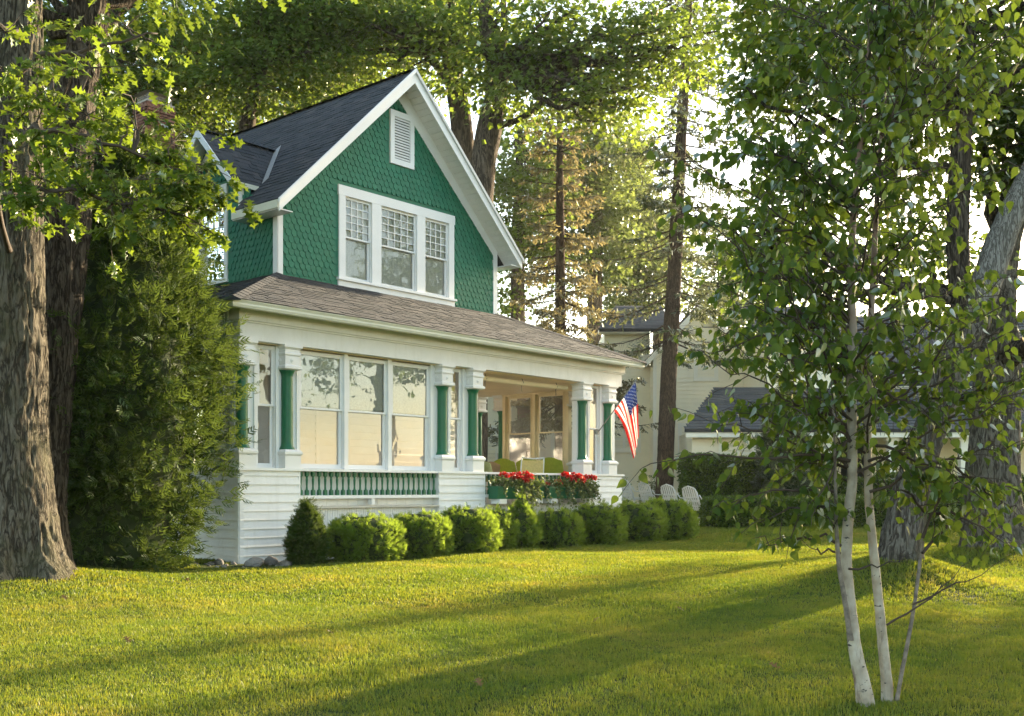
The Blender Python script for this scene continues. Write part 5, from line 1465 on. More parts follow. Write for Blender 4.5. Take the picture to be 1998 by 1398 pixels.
# bare twigs low down
for (s, e, dy) in (((1655, 1110), (1780, 1080), -.05), ((1730, 1220), (1900, 1090), -.1), ((1780, 1180), (1960, 1090), -.2), ((1640, 1080), (1560, 1050), -.1)):
    p = np.array(at(s[0], s[1], YB)-bb); q = np.array(at(e[0], e[1], YB+dy)-bb)
    wood.tube(curve_pts(p, q, -.03, 8, rng, .012), [.008, .0075, .007, .006, .005, .004, .003, .002, .0015], 6, cap=False)
wood.build('branch', TWIG, birch, smooth=True)
LPs = np.array(LPs); LDs = np.array(LDs)
LU = rng.normal(0, 1, LPs.shape)*np.array([1, 1, .4])+np.array([0, -.3, .5])
leaf_objects(birch, LPs, LDs, LU, 0.075*rng.uniform(.6, 1.2, len(LPs)), .86, BIRCH_L, BIRCHL, 299)
print('birch leaves', len(LPs), 'oak leaves', len(P_))

# ------------------------------------------------------------------ lawn
def grass_mat():
    m = bpy.data.materials.new('grass_blade'); m.use_nodes = True
    nt = m.node_tree; L = nt.links
    for n in list(nt.nodes): nt.nodes.remove(n)
    out = N(nt, 'ShaderNodeOutputMaterial')
    g = N(nt, 'ShaderNodeNewGeometry')
    n1 = N(nt, 'ShaderNodeTexNoise', i_Scale=.55, i_Detail=6.0, i_Roughness=.65); L.new(g.outputs['Position'], n1.inputs['Vector'])
    n2 = N(nt, 'ShaderNodeTexNoise', i_Scale=3.1, i_Detail=4.0); L.new(g.outputs['Position'], n2.inputs['Vector'])
    a = N(nt, 'ShaderNodeMath', operation='MULTIPLY_ADD'); a.inputs[1].default_value = .85; L.new(n1.outputs['Fac'], a.inputs[0])
    m2 = N(nt, 'ShaderNodeMath', operation='MULTIPLY_ADD'); m2.inputs[1].default_value = .42; L.new(n2.outputs['Fac'], m2.inputs[0]); 
    m3 = N(nt, 'ShaderNodeMath', operation='MULTIPLY'); m3.inputs[1].default_value = .22; L.new(g.outputs['Random Per Island'], m3.inputs[0])
    L.new(m3.outputs[0], m2.inputs[2]); sc1 = N(nt, 'ShaderNodeMath', operation='MULTIPLY'); sc1.inputs[1].default_value = .8; L.new(m2.outputs[0], a.inputs[2]); L.new(a.outputs[0], sc1.inputs[0])
    c = ramp(nt, sc1.outputs[0], [(0.35, (.046, .096, .012)), (0.54, (.096, .148, .018)), (0.72, (.158, .182, .028)), (0.86, (.26, .21, .085))])
    d = N(nt, 'ShaderNodeBsdfDiffuse'); L.new(c, d.inputs[0])
    t = N(nt, 'ShaderNodeBsdfTranslucent')
    tm = N(nt, 'ShaderNodeMix', data_type='RGBA', blend_type='MULTIPLY'); tm.inputs[0].default_value = 1.0
    L.new(c, tm.inputs[6]); tm.inputs[7].default_value = (2.55, 2.05, .95, 1); L.new(tm.outputs[2], t.inputs[0])
    mx = N(nt, 'ShaderNodeMixShader'); mx.inputs[0].default_value = .45
    L.new(d.outputs[0], mx.inputs[1]); L.new(t.outputs[0], mx.inputs[2])
    gl = N(nt, 'ShaderNodeBsdfGlossy', i_Roughness=.45); gl.inputs['Color'].default_value = (.5, .5, .4, 1)
    m4 = N(nt, 'ShaderNodeMixShader'); m4.inputs[0].default_value = .05; L.new(mx.outputs[0], m4.inputs[1]); L.new(gl.outputs[0], m4.inputs[2])
    L.new(m4.outputs[0], out.inputs['Surface'])
    return m
GRASSM = grass_mat()
def blade_tile(seed, S, n, hgt_, wid):
    rng = np.random.RandomState(seed)
    P = np.stack([rng.uniform(-S/2, S/2, n), rng.uniform(-S/2, S/2, n), np.full(n, -.006)], 1)
    a = rng.uniform(0, 2*PI, n); lean = np.abs(rng.normal(0, .60, n))
    H = hgt_*rng.uniform(.55, 1.3, n); w = wid*rng.uniform(.7, 1.3, n)
    d = np.stack([np.cos(a), np.sin(a), np.zeros(n)], 1); s = np.stack([-np.sin(a), np.cos(a), np.zeros(n)], 1)
    mid = P+d*(H*lean*.35)[:, None]; mid[:, 2] += H*.6
    tip = P+d*(H*lean*1.1)[:, None]; tip[:, 2] += H*np.clip(1-.35*lean*lean, .35, 1)
    V = np.stack([P-s*w[:, None]/2, P+s*w[:, None]/2, mid+s*w[:, None]*.42, mid-s*w[:, None]*.42, tip], 1).reshape(-1, 3)
    k = np.arange(n)[:, None]*5
    F = np.concatenate([np.stack([k+0, k+1, k+2], -1), np.stack([k+0, k+2, k+3], -1), np.stack([k+3, k+2, k+4], -1)], 1).reshape(-1, 3)
    me = np_mesh('grass_tile', V, F, GRASSM)
    return bpy.data.objects.new('grass_tile', me)
gcol = bpy.data.collections.new('grass_tiles')       # source tiles, not linked to the scene
TS = .42
NEAR_V, FAR_V = 5, 4
for i in range(NEAR_V): gcol.objects.link(blade_tile(300+i, TS*1.12, 1300, .038, .0042))
for i in range(FAR_V): gcol.objects.link(blade_tile(340+i, TS*1.12, 600, .042, .0085))
def inside_house(x, y):
    rx, ry = x-HX, y-HY
    s = math.cos(HA)*rx+math.sin(HA)*ry; t = -math.sin(HA)*rx+math.cos(HA)*ry
    return (-.05 < s < 11.0 and t > -.55) or (s > -1.0 and s < .9 and t > -1.15 and t < .1) or (1.2 < s < 12.4 and -1.25 < t < 0)
rng = np.random.RandomState(77)
pts, rots, scl, idx = [], [], [], []
y = 4.4
while y < 46:
    step = TS if y < 20 else TS*1.35
    xm = .54*y+.8
    x = -xm
    while x < xm:
        if not inside_house(x, y):
            e = .08
            nx = -(h1(x+e, y)-h1(x-e, y))/(2*e); ny = -(h1(x, y+e)-h1(x, y-e))/(2*e)
            n = Vector((nx, ny, 1)).normalized()
            q = n.to_track_quat('Z', 'Y').to_matrix() @ Matrix.Rotation(rng.randint(0, 4)*PI/2+rng.uniform(-.2, .2), 3, 'Z')
            pts.append((x+rng.uniform(-.03, .03), y+rng.uniform(-.03, .03), h1(x, y))); rots.append(tuple(q.to_euler()))
            k = step/TS
            scl.append((k, k, rng.uniform(.85, 1.15)*(1+.25*max(0, (y-14)/20))*(1+.30*math.sin(x*1.9+1.3*math.sin(y*1.1))*math.sin(y*2.3+1.7*math.sin(x*.8)))))
            idx.append(rng.randint(0, NEAR_V) if y < 12 else NEAR_V+rng.randint(0, FAR_V))
        x += step
    y += step
gm = bpy.data.meshes.new('grass'); gm.from_pydata(pts, [], [])
for nm, tp, data in (('rot', 'FLOAT_VECTOR', rots), ('scl', 'FLOAT_VECTOR', scl)):
    at_ = gm.attributes.new(nm, tp, 'POINT'); at_.data.foreach_set('vector', np.array(data, dtype=np.float32).ravel())
at_ = gm.attributes.new('idx', 'INT', 'POINT'); at_.data.foreach_set('value', np.array(idx, dtype=np.int32))
grass = link(bpy.data.objects.new('grass', gm)); tag(grass, kind='stuff')
ng = bpy.data.node_groups.new('grass', 'GeometryNodeTree')
ng.interface.new_socket('Geometry', in_out='INPUT', socket_type='NodeSocketGeometry'); ng.interface.new_socket('Geometry', in_out='OUTPUT', socket_type='NodeSocketGeometry')
gi = ng.nodes.new('NodeGroupInput'); go = ng.nodes.new('NodeGroupOutput')
iop = ng.nodes.new('GeometryNodeInstanceOnPoints'); ci = ng.nodes.new('GeometryNodeCollectionInfo')
ci.inputs['Collection'].default_value = gcol; ci.inputs['Separate Children'].default_value = True; ci.inputs['Reset Children'].default_value = True
def named(nm, tp):
    n = ng.nodes.new('GeometryNodeInputNamedAttribute'); n.data_type = tp; n.inputs['Name'].default_value = nm; return n.outputs['Attribute']
er = ng.nodes.new('FunctionNodeEulerToRotation')
ng.links.new(named('rot', 'FLOAT_VECTOR'), er.inputs[0]); ng.links.new(er.outputs[0], iop.inputs['Rotation'])
ng.links.new(named('scl', 'FLOAT_VECTOR'), iop.inputs['Scale']); ng.links.new(named('idx', 'INT'), iop.inputs['Instance Index'])
iop.inputs['Pick Instance'].default_value = True
ng.links.new(gi.outputs[0], iop.inputs['Points']); ng.links.new(ci.outputs[0], iop.inputs['Instance']); ng.links.new(iop.outputs[0], go.inputs[0])
md = grass.modifiers.new('grass', 'NODES'); md.node_group = ng
print('grass tiles', len(pts))
# ------------------------------------------------------------------ neighbouring houses
CREAM = paint('cream_siding_paint', (.92, .85, .66), .55, .05, 1.5, .08)
CREAM2 = paint('cream_trim_paint2', (.90, .86, .74), .5, .04, 2, .05)
GREYR = piece_mat('grey_roof_shingle', [(.075,.080,.085), (.10,.105,.11), (.085,.088,.095), (.12,.12,.12)], .9, .5, 120)
def brick_wall_mat():
    m, nt, b = node_mat('brick_wall'); L = nt.links
    tc = N(nt, 'ShaderNodeTexCoord'); br = N(nt, 'ShaderNodeTexBrick')
    mp = N(nt, 'ShaderNodeMapping'); mp.inputs['Rotation'].default_value = (PI/2, 0, 0); L.new(tc.outputs['Object'], mp.inputs[0]); L.new(mp.outputs[0], br.inputs['Vector'])
    br.inputs['Color1'].default_value = (.20, .085, .06, 1); br.inputs['Color2'].default_value = (.15, .065, .05, 1); br.inputs['Mortar'].default_value = (.30, .26, .22, 1)
    br.inputs['Scale'].default_value = 4.5; br.inputs['Mortar Size'].default_value = .015
    L.new(br.outputs[0], b.inputs['Base Color']); b.inputs['Roughness'].default_value = .9
    return m
BRICKW = brick_wall_mat()
def xf_face(y): return lambda a, z, d: (a, y-d, z)
def house_window(root, xf, x0, x1, z0, z1, cols=1, shade=SHADE, casing_mat=CREAM2):
    c = MB()
    c.xbox(xf, x0-.10, x0, z0-.06, z1+.11, -.02, .045); c.xbox(xf, x1, x1+.10, z0-.06, z1+.11, -.02, .045)
    c.xbox(xf, x0, x1, z1, z1+.11, -.02, .045); c.xbox(xf, x0-.12, x1+.12, z0-.12, z0-.06, -.02, .07); c.xbox(xf, x0, x1, z0-.06, z0, -.02, .045)
    w = part('window', c, casing_mat, root)
    w2 = (x1-x0)/cols
    for i in range(cols):
        a0, a1 = x0+i*w2, x0+(i+1)*w2
        s = MB(); t = .05; zm = (z0+z1)/2
        for (q0, q1, r0, r1) in ((a0, a0+t, z0, z1), (a1-t, a1, z0, z1), (a0+t, a1-t, z0, z0+t), (a0+t, a1-t, z1-t, z1), (a0+t, a1-t, zm-.025, zm+.025)): s.xbox(xf, q0, q1, r0, r1, .003, .03)
        part('sash', s, casing_mat, w)
        for (r0, r1) in ((z0+t, zm-.025), (zm+.025, z1-t)):
            part('pane', MB().add([xf(a0+t, r0, .010), xf(a1-t, r0, .012), xf(a1-t, r1, .010), xf(a0+t, r1, .012)], [(0, 1, 2, 3)]), GLASS, w)
        part('shade', MB().xbox(xf, a0+t, a1-t, zm, z1-t, .004, .006), shade, w)
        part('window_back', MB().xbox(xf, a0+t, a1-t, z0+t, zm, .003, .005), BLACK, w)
    return w
def roof_courses(name, root, p0, ux, uy, W, H, expo=.22, rs=random.Random(8), mat=GREYR, clip=None):
    """shingle courses as stepped strips broken into tabs, one part"""
    o = Vector(p0); ux = Vector(ux).normalized(); uy = Vector(uy).normalized(); nz = ux.cross(uy).normalized()
    if nz.z < 0: nz = -nz
    mb = MB(); b = 0.0
    while b < H:
        a = -rs.uniform(0, .6)
        c0, c1 = clip(b) if clip else (0, W)
        while a < W:
            a1 = a+rs.choice((.4, .6, .8, .5)); q0, q1 = max(a, c0), min(a1, c1)
            if q1-q0 > .03:
                P = lambda aa, bb, nn: tuple(o+ux*aa+uy*bb+nz*nn)
                th = rs.uniform(.018, .03)
                mb.add([P(q0, b, 0), P(q1, b, 0), P(q1, b, th), P(q0, b, th), P(q1, b+expo+.02, .004), P(q0, b+expo+.02, .004)], [(0, 1, 2, 3), (3, 2, 4, 5)])
            a = a1
        b += expo
    tag(part(name, mb, mat, root), kind='stuff')

GB1 = .35
ch_ = empty('cream_house', (0, 0, 0)); tag(ch_, 'two storey cream clapboard house behind the tall spruce', 'house')
Y1, Y2 = 42.0, 41.0
part('wall', MB().box(3.6, 5.38, Y1, Y1+5, GB1-.5, 7.27).box(5.38, 8.9, Y1+.02, Y1+5, GB1-.5, 6.0).box(-4.2, 3.598, Y1, Y1+4, GB1-.5, 5.2), CREAM, ch_)
fg = MB(); fg.prism([(5.4, Y2, GB1-.5), (8.9, Y2, GB1-.5), (8.9, Y2, 6.25), (7.15, Y2, 8.08), (5.4, Y2, 6.25)], (0, 1.0, 0))
fgp = part('gable_wall', fg, CREAM, ch_)
boards(ch_, CREAM, xf_face(Y1), -4.2, 3.6, GB1, 5.15, .158)
boards(ch_, CREAM, xf_face(Y1), 3.6, 5.38, GB1, 7.2, .158)
part('low_roof', MB().prism([(-4.5, Y1-.4, 5.15), (3.6, Y1-.4, 5.15), (3.6, Y1+2.2, 6.1), (-4.5, Y1+2.2, 6.1)], (0, .02, -.09)), GREYR, ch_)
boards(fgp, CREAM, xf_face(Y2), 5.4, 8.9, GB1, 8.0, .158, cut=lambda z: (max(5.4, 7.15-max(0, (8.02-z))/1.045), min(8.9, 7.15+max(0, (8.02-z))/1.045)))
boards(fgp, CREAM, lambda a, z, d: (5.4-d, a, z), Y2, Y1, GB1, 6.1, .158)
part('corner_board', MB().xbox(xf_face(Y2), 8.80, 8.93, GB1, 6.2, 0, .04), WHITE_CLEAN, ch_)
part('corner_board', MB().xbox(xf_face(Y2), 5.37, 5.50, GB1, 6.2, 0, .04), CREAM2, ch_)
part('eave', MB().box(3.35, 5.3, Y1-.55, Y1, 7.20, 7.32), CREAM2, ch_)
hr = MB().prism([(3.35, Y1-.6, 7.33), (6.2, Y1-.6, 7.33), (6.2, Y1+2.6, 8.75), (4.3, Y1+2.6, 8.75)], (0, .02, -.10))
part('roof', hr, ROOF_BASE, ch_)
roof_courses('roof_shingles', ch_, (3.35, Y1-.6, 7.34), (1, 0, 0), (0, 3.2, 1.42), 2.85, 3.45, clip=lambda b: (.95*b/3.45, 2.85))
for sg in (-1, 1):
    R = lambda run, y, dz: (7.15+sg*run, y, 8.20-1.045*run+dz)
    rr = part('gable_roof', MB().prism([R(0, Y2-.4, 0), R(2.1, Y2-.4, 0), R(2.1, Y1+5, 0), R(0, Y1+5, 0)], (0, 0, -.09)), ROOF_BASE, ch_)
    part('rake_board', MB().prism([R(0, Y2-.43, .02), R(2.12, Y2-.43, .02), R(2.12, Y2-.43, -.22), R(0, Y2-.43, -.26)], (0, .03, 0)), CREAM2, rr)
    part('soffit', MB().prism([R(.05, Y2-.4, -.10), R(2.1, Y2-.4, -.10), R(2.1, Y2, -.10), R(.05, Y2, -.10)], (0, 0, -.02)), CREAM2, rr)
    roof_courses('roof_shingles', rr, R(2.1, Y2-.4, .01), (0, 1, 0), (-sg, 0, 1.045), 6.2, 3.0)
house_window(ch_, xf_face(Y1), 3.82, 4.92, 2.72, 3.55, 2)
house_window(ch_, xf_face(Y1), -1.5, -.6, 1.9, 3.55, 1)
house_window(ch_, xf_face(Y1), 1.6, 2.4, 1.9, 3.55, 1)
house_window(fgp, xf_face(Y2), 6.42, 6.97, 2.12, 3.58, 1)
house_window(fgp, xf_face(Y2), 7.02, 7.75, 5.40, 6.30, 1)
hb = MB().prism([(-.55, Y1-.55, GB1-.4), (1.05, Y1-.55, GB1-.4), (1.05, Y1-.55, 2.55), (.75, Y1-.55, 2.95), (.75, Y1-.55, 7.0), (.2, Y1-.55, 7.0), (.2, Y1-.55, 2.95), (-.55, Y1-.55, 2.55)], (0, .5, 0))
part('brick_chimney', hb, BRICKW, ch_)

gh = empty('grey_roofed_house', (0, 0, 0)); tag(gh, 'cream house with long grey shingle roof and shady porch behind the birch', 'house')
EV = 3.05
part('wall', MB().box(8.8, 22, 37.0, 44, -.2, 4.7).box(8.8, 11.3, 37.2, 41, 4.7, 6.35).box(5.75, 8.25, 34.4, 37.0, -.2, 3.0), CREAM, gh)
boards(gh, CREAM, xf_face(37.2), 8.8, 11.3, 4.55, 6.3, .158)
boards(gh, CREAM, xf_face(34.4), 5.75, 8.25, .2, 2.95, .158)
boards(gh, CREAM, xf_face(37.0), 8.8, 20, .2, 3.2, .158)
part('porch_roof', MB().prism([(5.45, 34.0, EV), (22, 34.0, EV), (22, 37.1, 4.65), (7.0, 37.1, 4.65)], (0, 0, -.08)), ROOF_BASE, gh)
roof_courses('roof_shingles', gh, (5.45, 34.0, EV+.01), (1, 0, 0), (0, 3.1, 1.6), 16.5, 3.48, clip=lambda b: (1.55*b/3.48, 16.5))
part('porch_fascia', MB().box(5.5, 22, 34.03, 34.07, EV-.24, EV-.09), CREAM2, gh)
part('porch_ceiling', MB().box(8.25, 22, 34.1, 37.0, EV-.14, EV-.10), CREAM, gh)
part('porch_floor', MB().box(8.25, 22, 34.1, 37.0, .3, .75), FLOOR_M, gh)
part('main_roof', MB().prism([(11.2, 37.0, 4.62), (22, 37.0, 4.62), (22, 41.2, 7.75), (11.2, 41.2, 7.75)], (0, 0, -.08)), ROOF_BASE, gh)
roof_courses('roof_shingles', gh, (11.2, 37.0, 4.64), (1, 0, 0), (0, 4.2, 3.13), 10.8, 5.2)
part('wing_roof', MB().prism([(8.5, 36.8, 6.38), (11.5, 36.8, 6.38), (11.5, 40.4, 8.0), (8.5, 40.4, 8.0)], (0, 0, -.08)), ROOF_BASE, gh)
roof_courses('roof_shingles', gh, (8.5, 36.8, 6.40), (1, 0, 0), (0, 3.6, 1.62), 3.0, 3.9)
part('wing_fascia', MB().box(8.5, 11.5, 36.76, 36.80, 6.20, 6.36), CREAM2, gh)
house_window(gh, xf_face(37.2), 10.05, 10.62, 5.0, 5.85, 1)
house_window(gh, xf_face(34.4), 6.7, 7.7, 1.9, 2.75, 2)
house_window(gh, xf_face(37.0), 9.6, 10.5, 1.3, 2.7, 1)
house_window(gh, xf_face(37.0), 13.0, 14.0, 1.3, 2.7, 1)
part('door', MB().box(11.3, 12.3, 36.95, 36.99, .75, 2.8), BLACK, gh)
for x in (8.4, 10.05, 12.1, 14.4, 16.6):
    p = part('porch_column', MB().box(x-.22, x+.22, 34.15, 34.55, .2, 1.35), CREAM2, gh)
    part('shaft', MB().box(x-.13, x+.13, 34.22, 34.48, 1.35, EV-.24), CREAM2, p)
    part('cap', MB().box(x-.20, x+.20, 34.17, 34.53, EV-.34, EV-.241), CREAM2, p)
part('porch_railing', MB().box(8.62, 9.83, 34.3, 34.38, 1.1, 1.2), CREAM2, gh)
dr = part('dormer', MB().prism([(13.5, 37.45, 4.3), (16.5, 37.45, 4.3), (16.5, 37.45, 5.05), (15.0, 37.45, 6.5), (13.5, 37.45, 5.05)], (0, 3.0, 0)), WHITE, gh)
boards(dr, WHITE, xf_face(37.45), 13.5, 16.5, 4.35, 6.4, .15, cut=lambda z: (max(13.5, 15-max(0, 6.45-z)*1.03), min(16.5, 15+max(0, 6.45-z)*1.03)))
house_window(dr, xf_face(37.45), 14.2, 14.7, 4.65, 5.5, 1, casing_mat=WHITE_CLEAN); house_window(dr, xf_face(37.45), 15.3, 15.8, 4.65, 5.5, 1, casing_mat=WHITE_CLEAN)
for sg in (-1, 1):
    R = lambda run, y, dz: (15.0+sg*run, y, 6.62-.967*run+dz)
    rr = part('dormer_roof', MB().prism([R(0, 37.1, 0), R(1.8, 37.1, 0), R(1.8, 40.5, 0), R(0, 40.5, 0)], (0, 0, -.07)), GREYR, dr)
    part('rake_board', MB().prism([R(0, 37.06, .02), R(1.82, 37.06, .02), R(1.82, 37.06, -.17), R(0, 37.06, -.2)], (0, .03, 0)), WHITE_CLEAN, dr)
part('chimney', MB().box(17.2, 18.0, 41, 41.6, 7, 8.1), BRICKW, gh)
# a pale house far behind, seen as bright siding through the spruce
# ------------------------------------------------------------------ lawn chairs
WMET = paint('white_metal', (.80, .80, .78), .35, .03, 4, .05)
def lawn_chair(loc, rz, label):
    r = empty('lawn_chair', tuple(loc), rz); tag(r, label, 'chair', 'white lawn chairs in a row behind the bushes')
    def tb(name, pts, rad, n=7, par=r): return MB().tube(pts, rad, n).build(name, WMET, par, smooth=True)
    t = .014
    for sx in (-1, 1):
        x = .29*sx
        tb('arm', [(x, .30, .02), (x, .29, .30), (x, .27, .55), (x, .22, .62), (x, .12, .645), (x, -.12, .64), (x, -.22, .65), (x*.92, -.30, .78)], t)
        tb('leg', [(x, -.36, .02), (x, -.24, .30), (x*.95, -.18, .40)], t)
    tb('front_bar', [(-.28, .29, .30), (-.14, .30, .275), (0, .30, .265), (.14, .30, .275), (.28, .29, .30)], .012)
    tb('front_bar', [(-.28, .28, .42), (-.14, .30, .40), (0, .30, .39), (.14, .30, .40), (.28, .28, .42)], .012)
    tb('rear_bar', [(-.275, -.28, .22), (.275, -.28, .22)], .012)
    # back frame, an arched loop leaning backwards
    lean = lambda z: -.20-(z-.38)*.36
    loop = [(-.25, lean(.38), .38), (-.255, lean(.65), .65), (-.245, lean(.84), .84), (-.18, lean(.95), .95), (0, lean(1.0), 1.0), (.18, lean(.95), .95), (.245, lean(.84), .84), (.255, lean(.65), .65), (.25, lean(.38), .38)]
    tb('back_frame', loop, t)
    for i in range(7):
        x = -.21+.07*i; top = 1.0-.05*(abs(x)/.2)**2-.012
        MB().prism([(x-.024, lean(.39), .39), (x+.024, lean(.39), .39), (x+.024, lean(top), top), (x-.024, lean(top), top)], (0, .006, .002)).build('slat', WMET, r)
    for z in (.5, .62, .72): MB().prism([(-.25, lean(z)-.008, z-.018), (.25, lean(z)-.008, z-.018), (.25, lean(z+.036)-.008, z+.018), (-.25, lean(z+.036)-.008, z+.018)], (0, -.005, 0)).build('strap', WMET, r)
    for i in range(6):
        y = -.17+.085*i
        MB().box(-.27, .27, y-.03, y+.03, .395+.012*i, .402+.012*i).build('seat_slat', WMET, r)
    return r
for (px, Y, a, lab) in ((1366, 30.5, -54, 'white metal lawn chair at the right end of the row with its legs in view'), (1322, 32.2, -52, 'second white lawn chair from the right with its arm showing above the bushes'),
                        (1277, 34.0, -58, 'white lawn chair with only its arched back above the bushes'), (1236, 35.8, -54, 'white lawn chair nearest the porch corner with just the top of its back showing')):
    v = at(px, 955, Y); v.z = h1(v.x, v.y)-.02
    lawn_chair(v, math.radians(a), lab).scale = (1.14, 1.14, 1.14)
# garden plants against the cream house
def garden_plant(px, Y, H, n, label, seed, spread=.16, flower=None):
    rng = np.random.RandomState(seed); v = at(px, 955, Y); v.z = h1(v.x, v.y)-.02
    r = empty('garden_plant', tuple(v)); tag(r, label, 'plant')
    mb = MB(); P, D = [], []
    for i in range(n):
        tip = np.array([rng.normal(0, spread), rng.normal(0, spread), H*rng.uniform(.7, 1.05)])
        pts = curve_pts((rng.normal(0, .04), rng.normal(0, .04), 0), tip, 0, 5, rng, .02)
        mb.tube(pts, [.008, .007, .006, .005, .004, .003], 5, cap=False)
        for q in pts[1:]:
            for k in range(7): P.append(q+rng.normal(0, .03, 3)); d = rng.normal(0, 1, 3); d[2] = abs(d[2])*.4-.1; D.append(d)
    mb.build('stem', TWIG, r)
    P = np.array(P); D = np.array(D); L = .13*rng.uniform(.6, 1.2, len(P))
    V, F = cloud(P, D, np.array([0, 0, 1])+rng.normal(0, .4, P.shape), L, L*.45, KITE)
    np_obj('leaves', V, F, HEDGEL, r)['kind'] = 'stuff'
garden_plant(1272, 39.5, 1.05, 9, 'leafy upright plant against the cream wall left of the spruce trunk', 90, .12)
garden_plant(1250, 39.8, 1.10, 4, 'thin dark stemmed plant against the cream wall above the lawn chairs', 91, .14)
garden_plant(1226, 39.6, .95, 3, 'sparse stalks standing by the porch corner against the cream wall', 92, .10)

# ------------------------------------------------------------------ flag on its slanting pole
fr0 = Vector((9.86, -.02, 2.50)); fr1 = Vector((9.92, -1.06, 3.66))
flag = empty('flag', tuple(hw(fr0.x, fr0.y, fr0.z)), HA); tag(flag, 'American flag hanging limp from a slanting pole at the porch corner', 'flag')
fd = fr1-fr0
MB().tube([(0, 0, 0), tuple(fd)], .014, 8).build('pole', METAL, flag, smooth=True)
MB().lathe([(.004, -.035), (.024, -.02), (.03, 0), (.024, .02), (.004, .035)], (0, 0), 10).build('finial', paint('gold_ball', (.55, .42, .15), .3, .05, 3, 0), flag, smooth=True).location = tuple(fd*1.012)
MB().box(-.03, .03, -.01, .08, -.06, .06).build('bracket', METAL, flag)
RED = cloth_mat('flag_red', (.62, .035, .03), .40); WHT = cloth_mat('flag_white', (.85, .82, .78), .40); BLU = cloth_mat('flag_blue', (.018, .035, .16), .30)
HO, FL = .86, 1.28
def flagP(h, f):
    """h 0..1 down the hoist from the pole tip, f 0..1 along the fly"""
    base = fd*(.955-h*HO/fd.length)
    pull = Vector((0, 0, -1))
    drift = (fd*.955-base)                       # lower folds swing in under the tip
    k = f**.75
    gather = Vector((drift.x, drift.y, 0))*(.80*k)
    L = FL*f*(.97-.10*h)
    fold = math.sin(h*14.5+1.0+f*1.2)*(.045+.07*(1-abs(2*f-1)))*min(1, f*2.5)
    side = Vector((1, .35, 0))
    p = base+gather+pull*L+side*fold+Vector((.12*f, 0, 0))
    p.z += .10*math.sin(f*PI)*h
    return p
NHs, NF = 39, 30
fv = [tuple(flagP(i/NHs, j/NF)) for i in range(NHs+1) for j in range(NF+1)]
ff, fm = [], []
for i in range(NHs):
    for j in range(NF):
        ff.append((i*(NF+1)+j, (i+1)*(NF+1)+j, (i+1)*(NF+1)+j+1, i*(NF+1)+j+1))
        st = i//3
        fm.append(2 if (st < 7 and j < NF*.4) else (0 if st % 2 == 0 else 1))
me = bpy.data.meshes.new('cloth'); me.from_pydata(fv, [], ff)
for m in (RED, WHT, BLU): me.materials.append(m)
me.polygons.foreach_set('material_index', fm); me.polygons.foreach_set('use_smooth', [True]*len(ff)); me.update()
cloth = link(bpy.data.objects.new('cloth', me), flag)
st = MB()
for r_ in range(9):
    for c_ in range(6 if r_ % 2 == 0 else 5):
        h = (r_+1)/10*7/13; f = (c_*2+1+(r_ % 2))/12*.4
        for off in (-1, 1):
            c0 = flagP(h, f); du = (flagP(h+.01, f)-c0).normalized(); dv = (flagP(h, f+.01)-c0).normalized(); n = du.cross(dv).normalized()*.004*off
            pts = []
            for k in range(10):
                rr = .024 if k % 2 == 0 else .010; a = 2*PI*k/10+PI/2
                pts.append(tuple(c0+du*(rr*math.cos(a))+dv*(rr*math.sin(a))+n))
            st.add(pts, [tuple(range(10))])
tag(st.build('stars', WHT, cloth), kind='stuff')

# ------------------------------------------------------------------ flower boxes on the ledge
GERL = leaf_mat('geranium_leaf', (.030, .062, .014), (.085, .125, .030), (.24, .32, .05), .35, gloss=.5)
VINE = leaf_mat('trailing_leaf', (.055, .085, .025), (.13, .16, .06), (.28, .34, .08), .35, gloss=.5)
REDP = leaf_mat('red_petal', (.42, .008, .010), (.66, .02, .018), (.70, .03, .02), .25, gloss=.5)
def flower_head_mesh(seed):
    rng = np.random.RandomState(seed); n = 46
    d = unit(rng.normal(0, 1, (n, 3))); d[:, 2] = np.abs(d[:, 2])*.9-.25; P = d*.048*rng.uniform(.6, 1.1, (n, 1))
    V, F = cloud(P, rng.normal(0, 1, (n, 3))+d*.3, d+rng.normal(0, .3, (n, 3)), np.full(n, .042), np.full(n, .044), KITE)
    return np_mesh('flower_head', V, F, REDP)
FH = [flower_head_mesh(i) for i in range(3)]
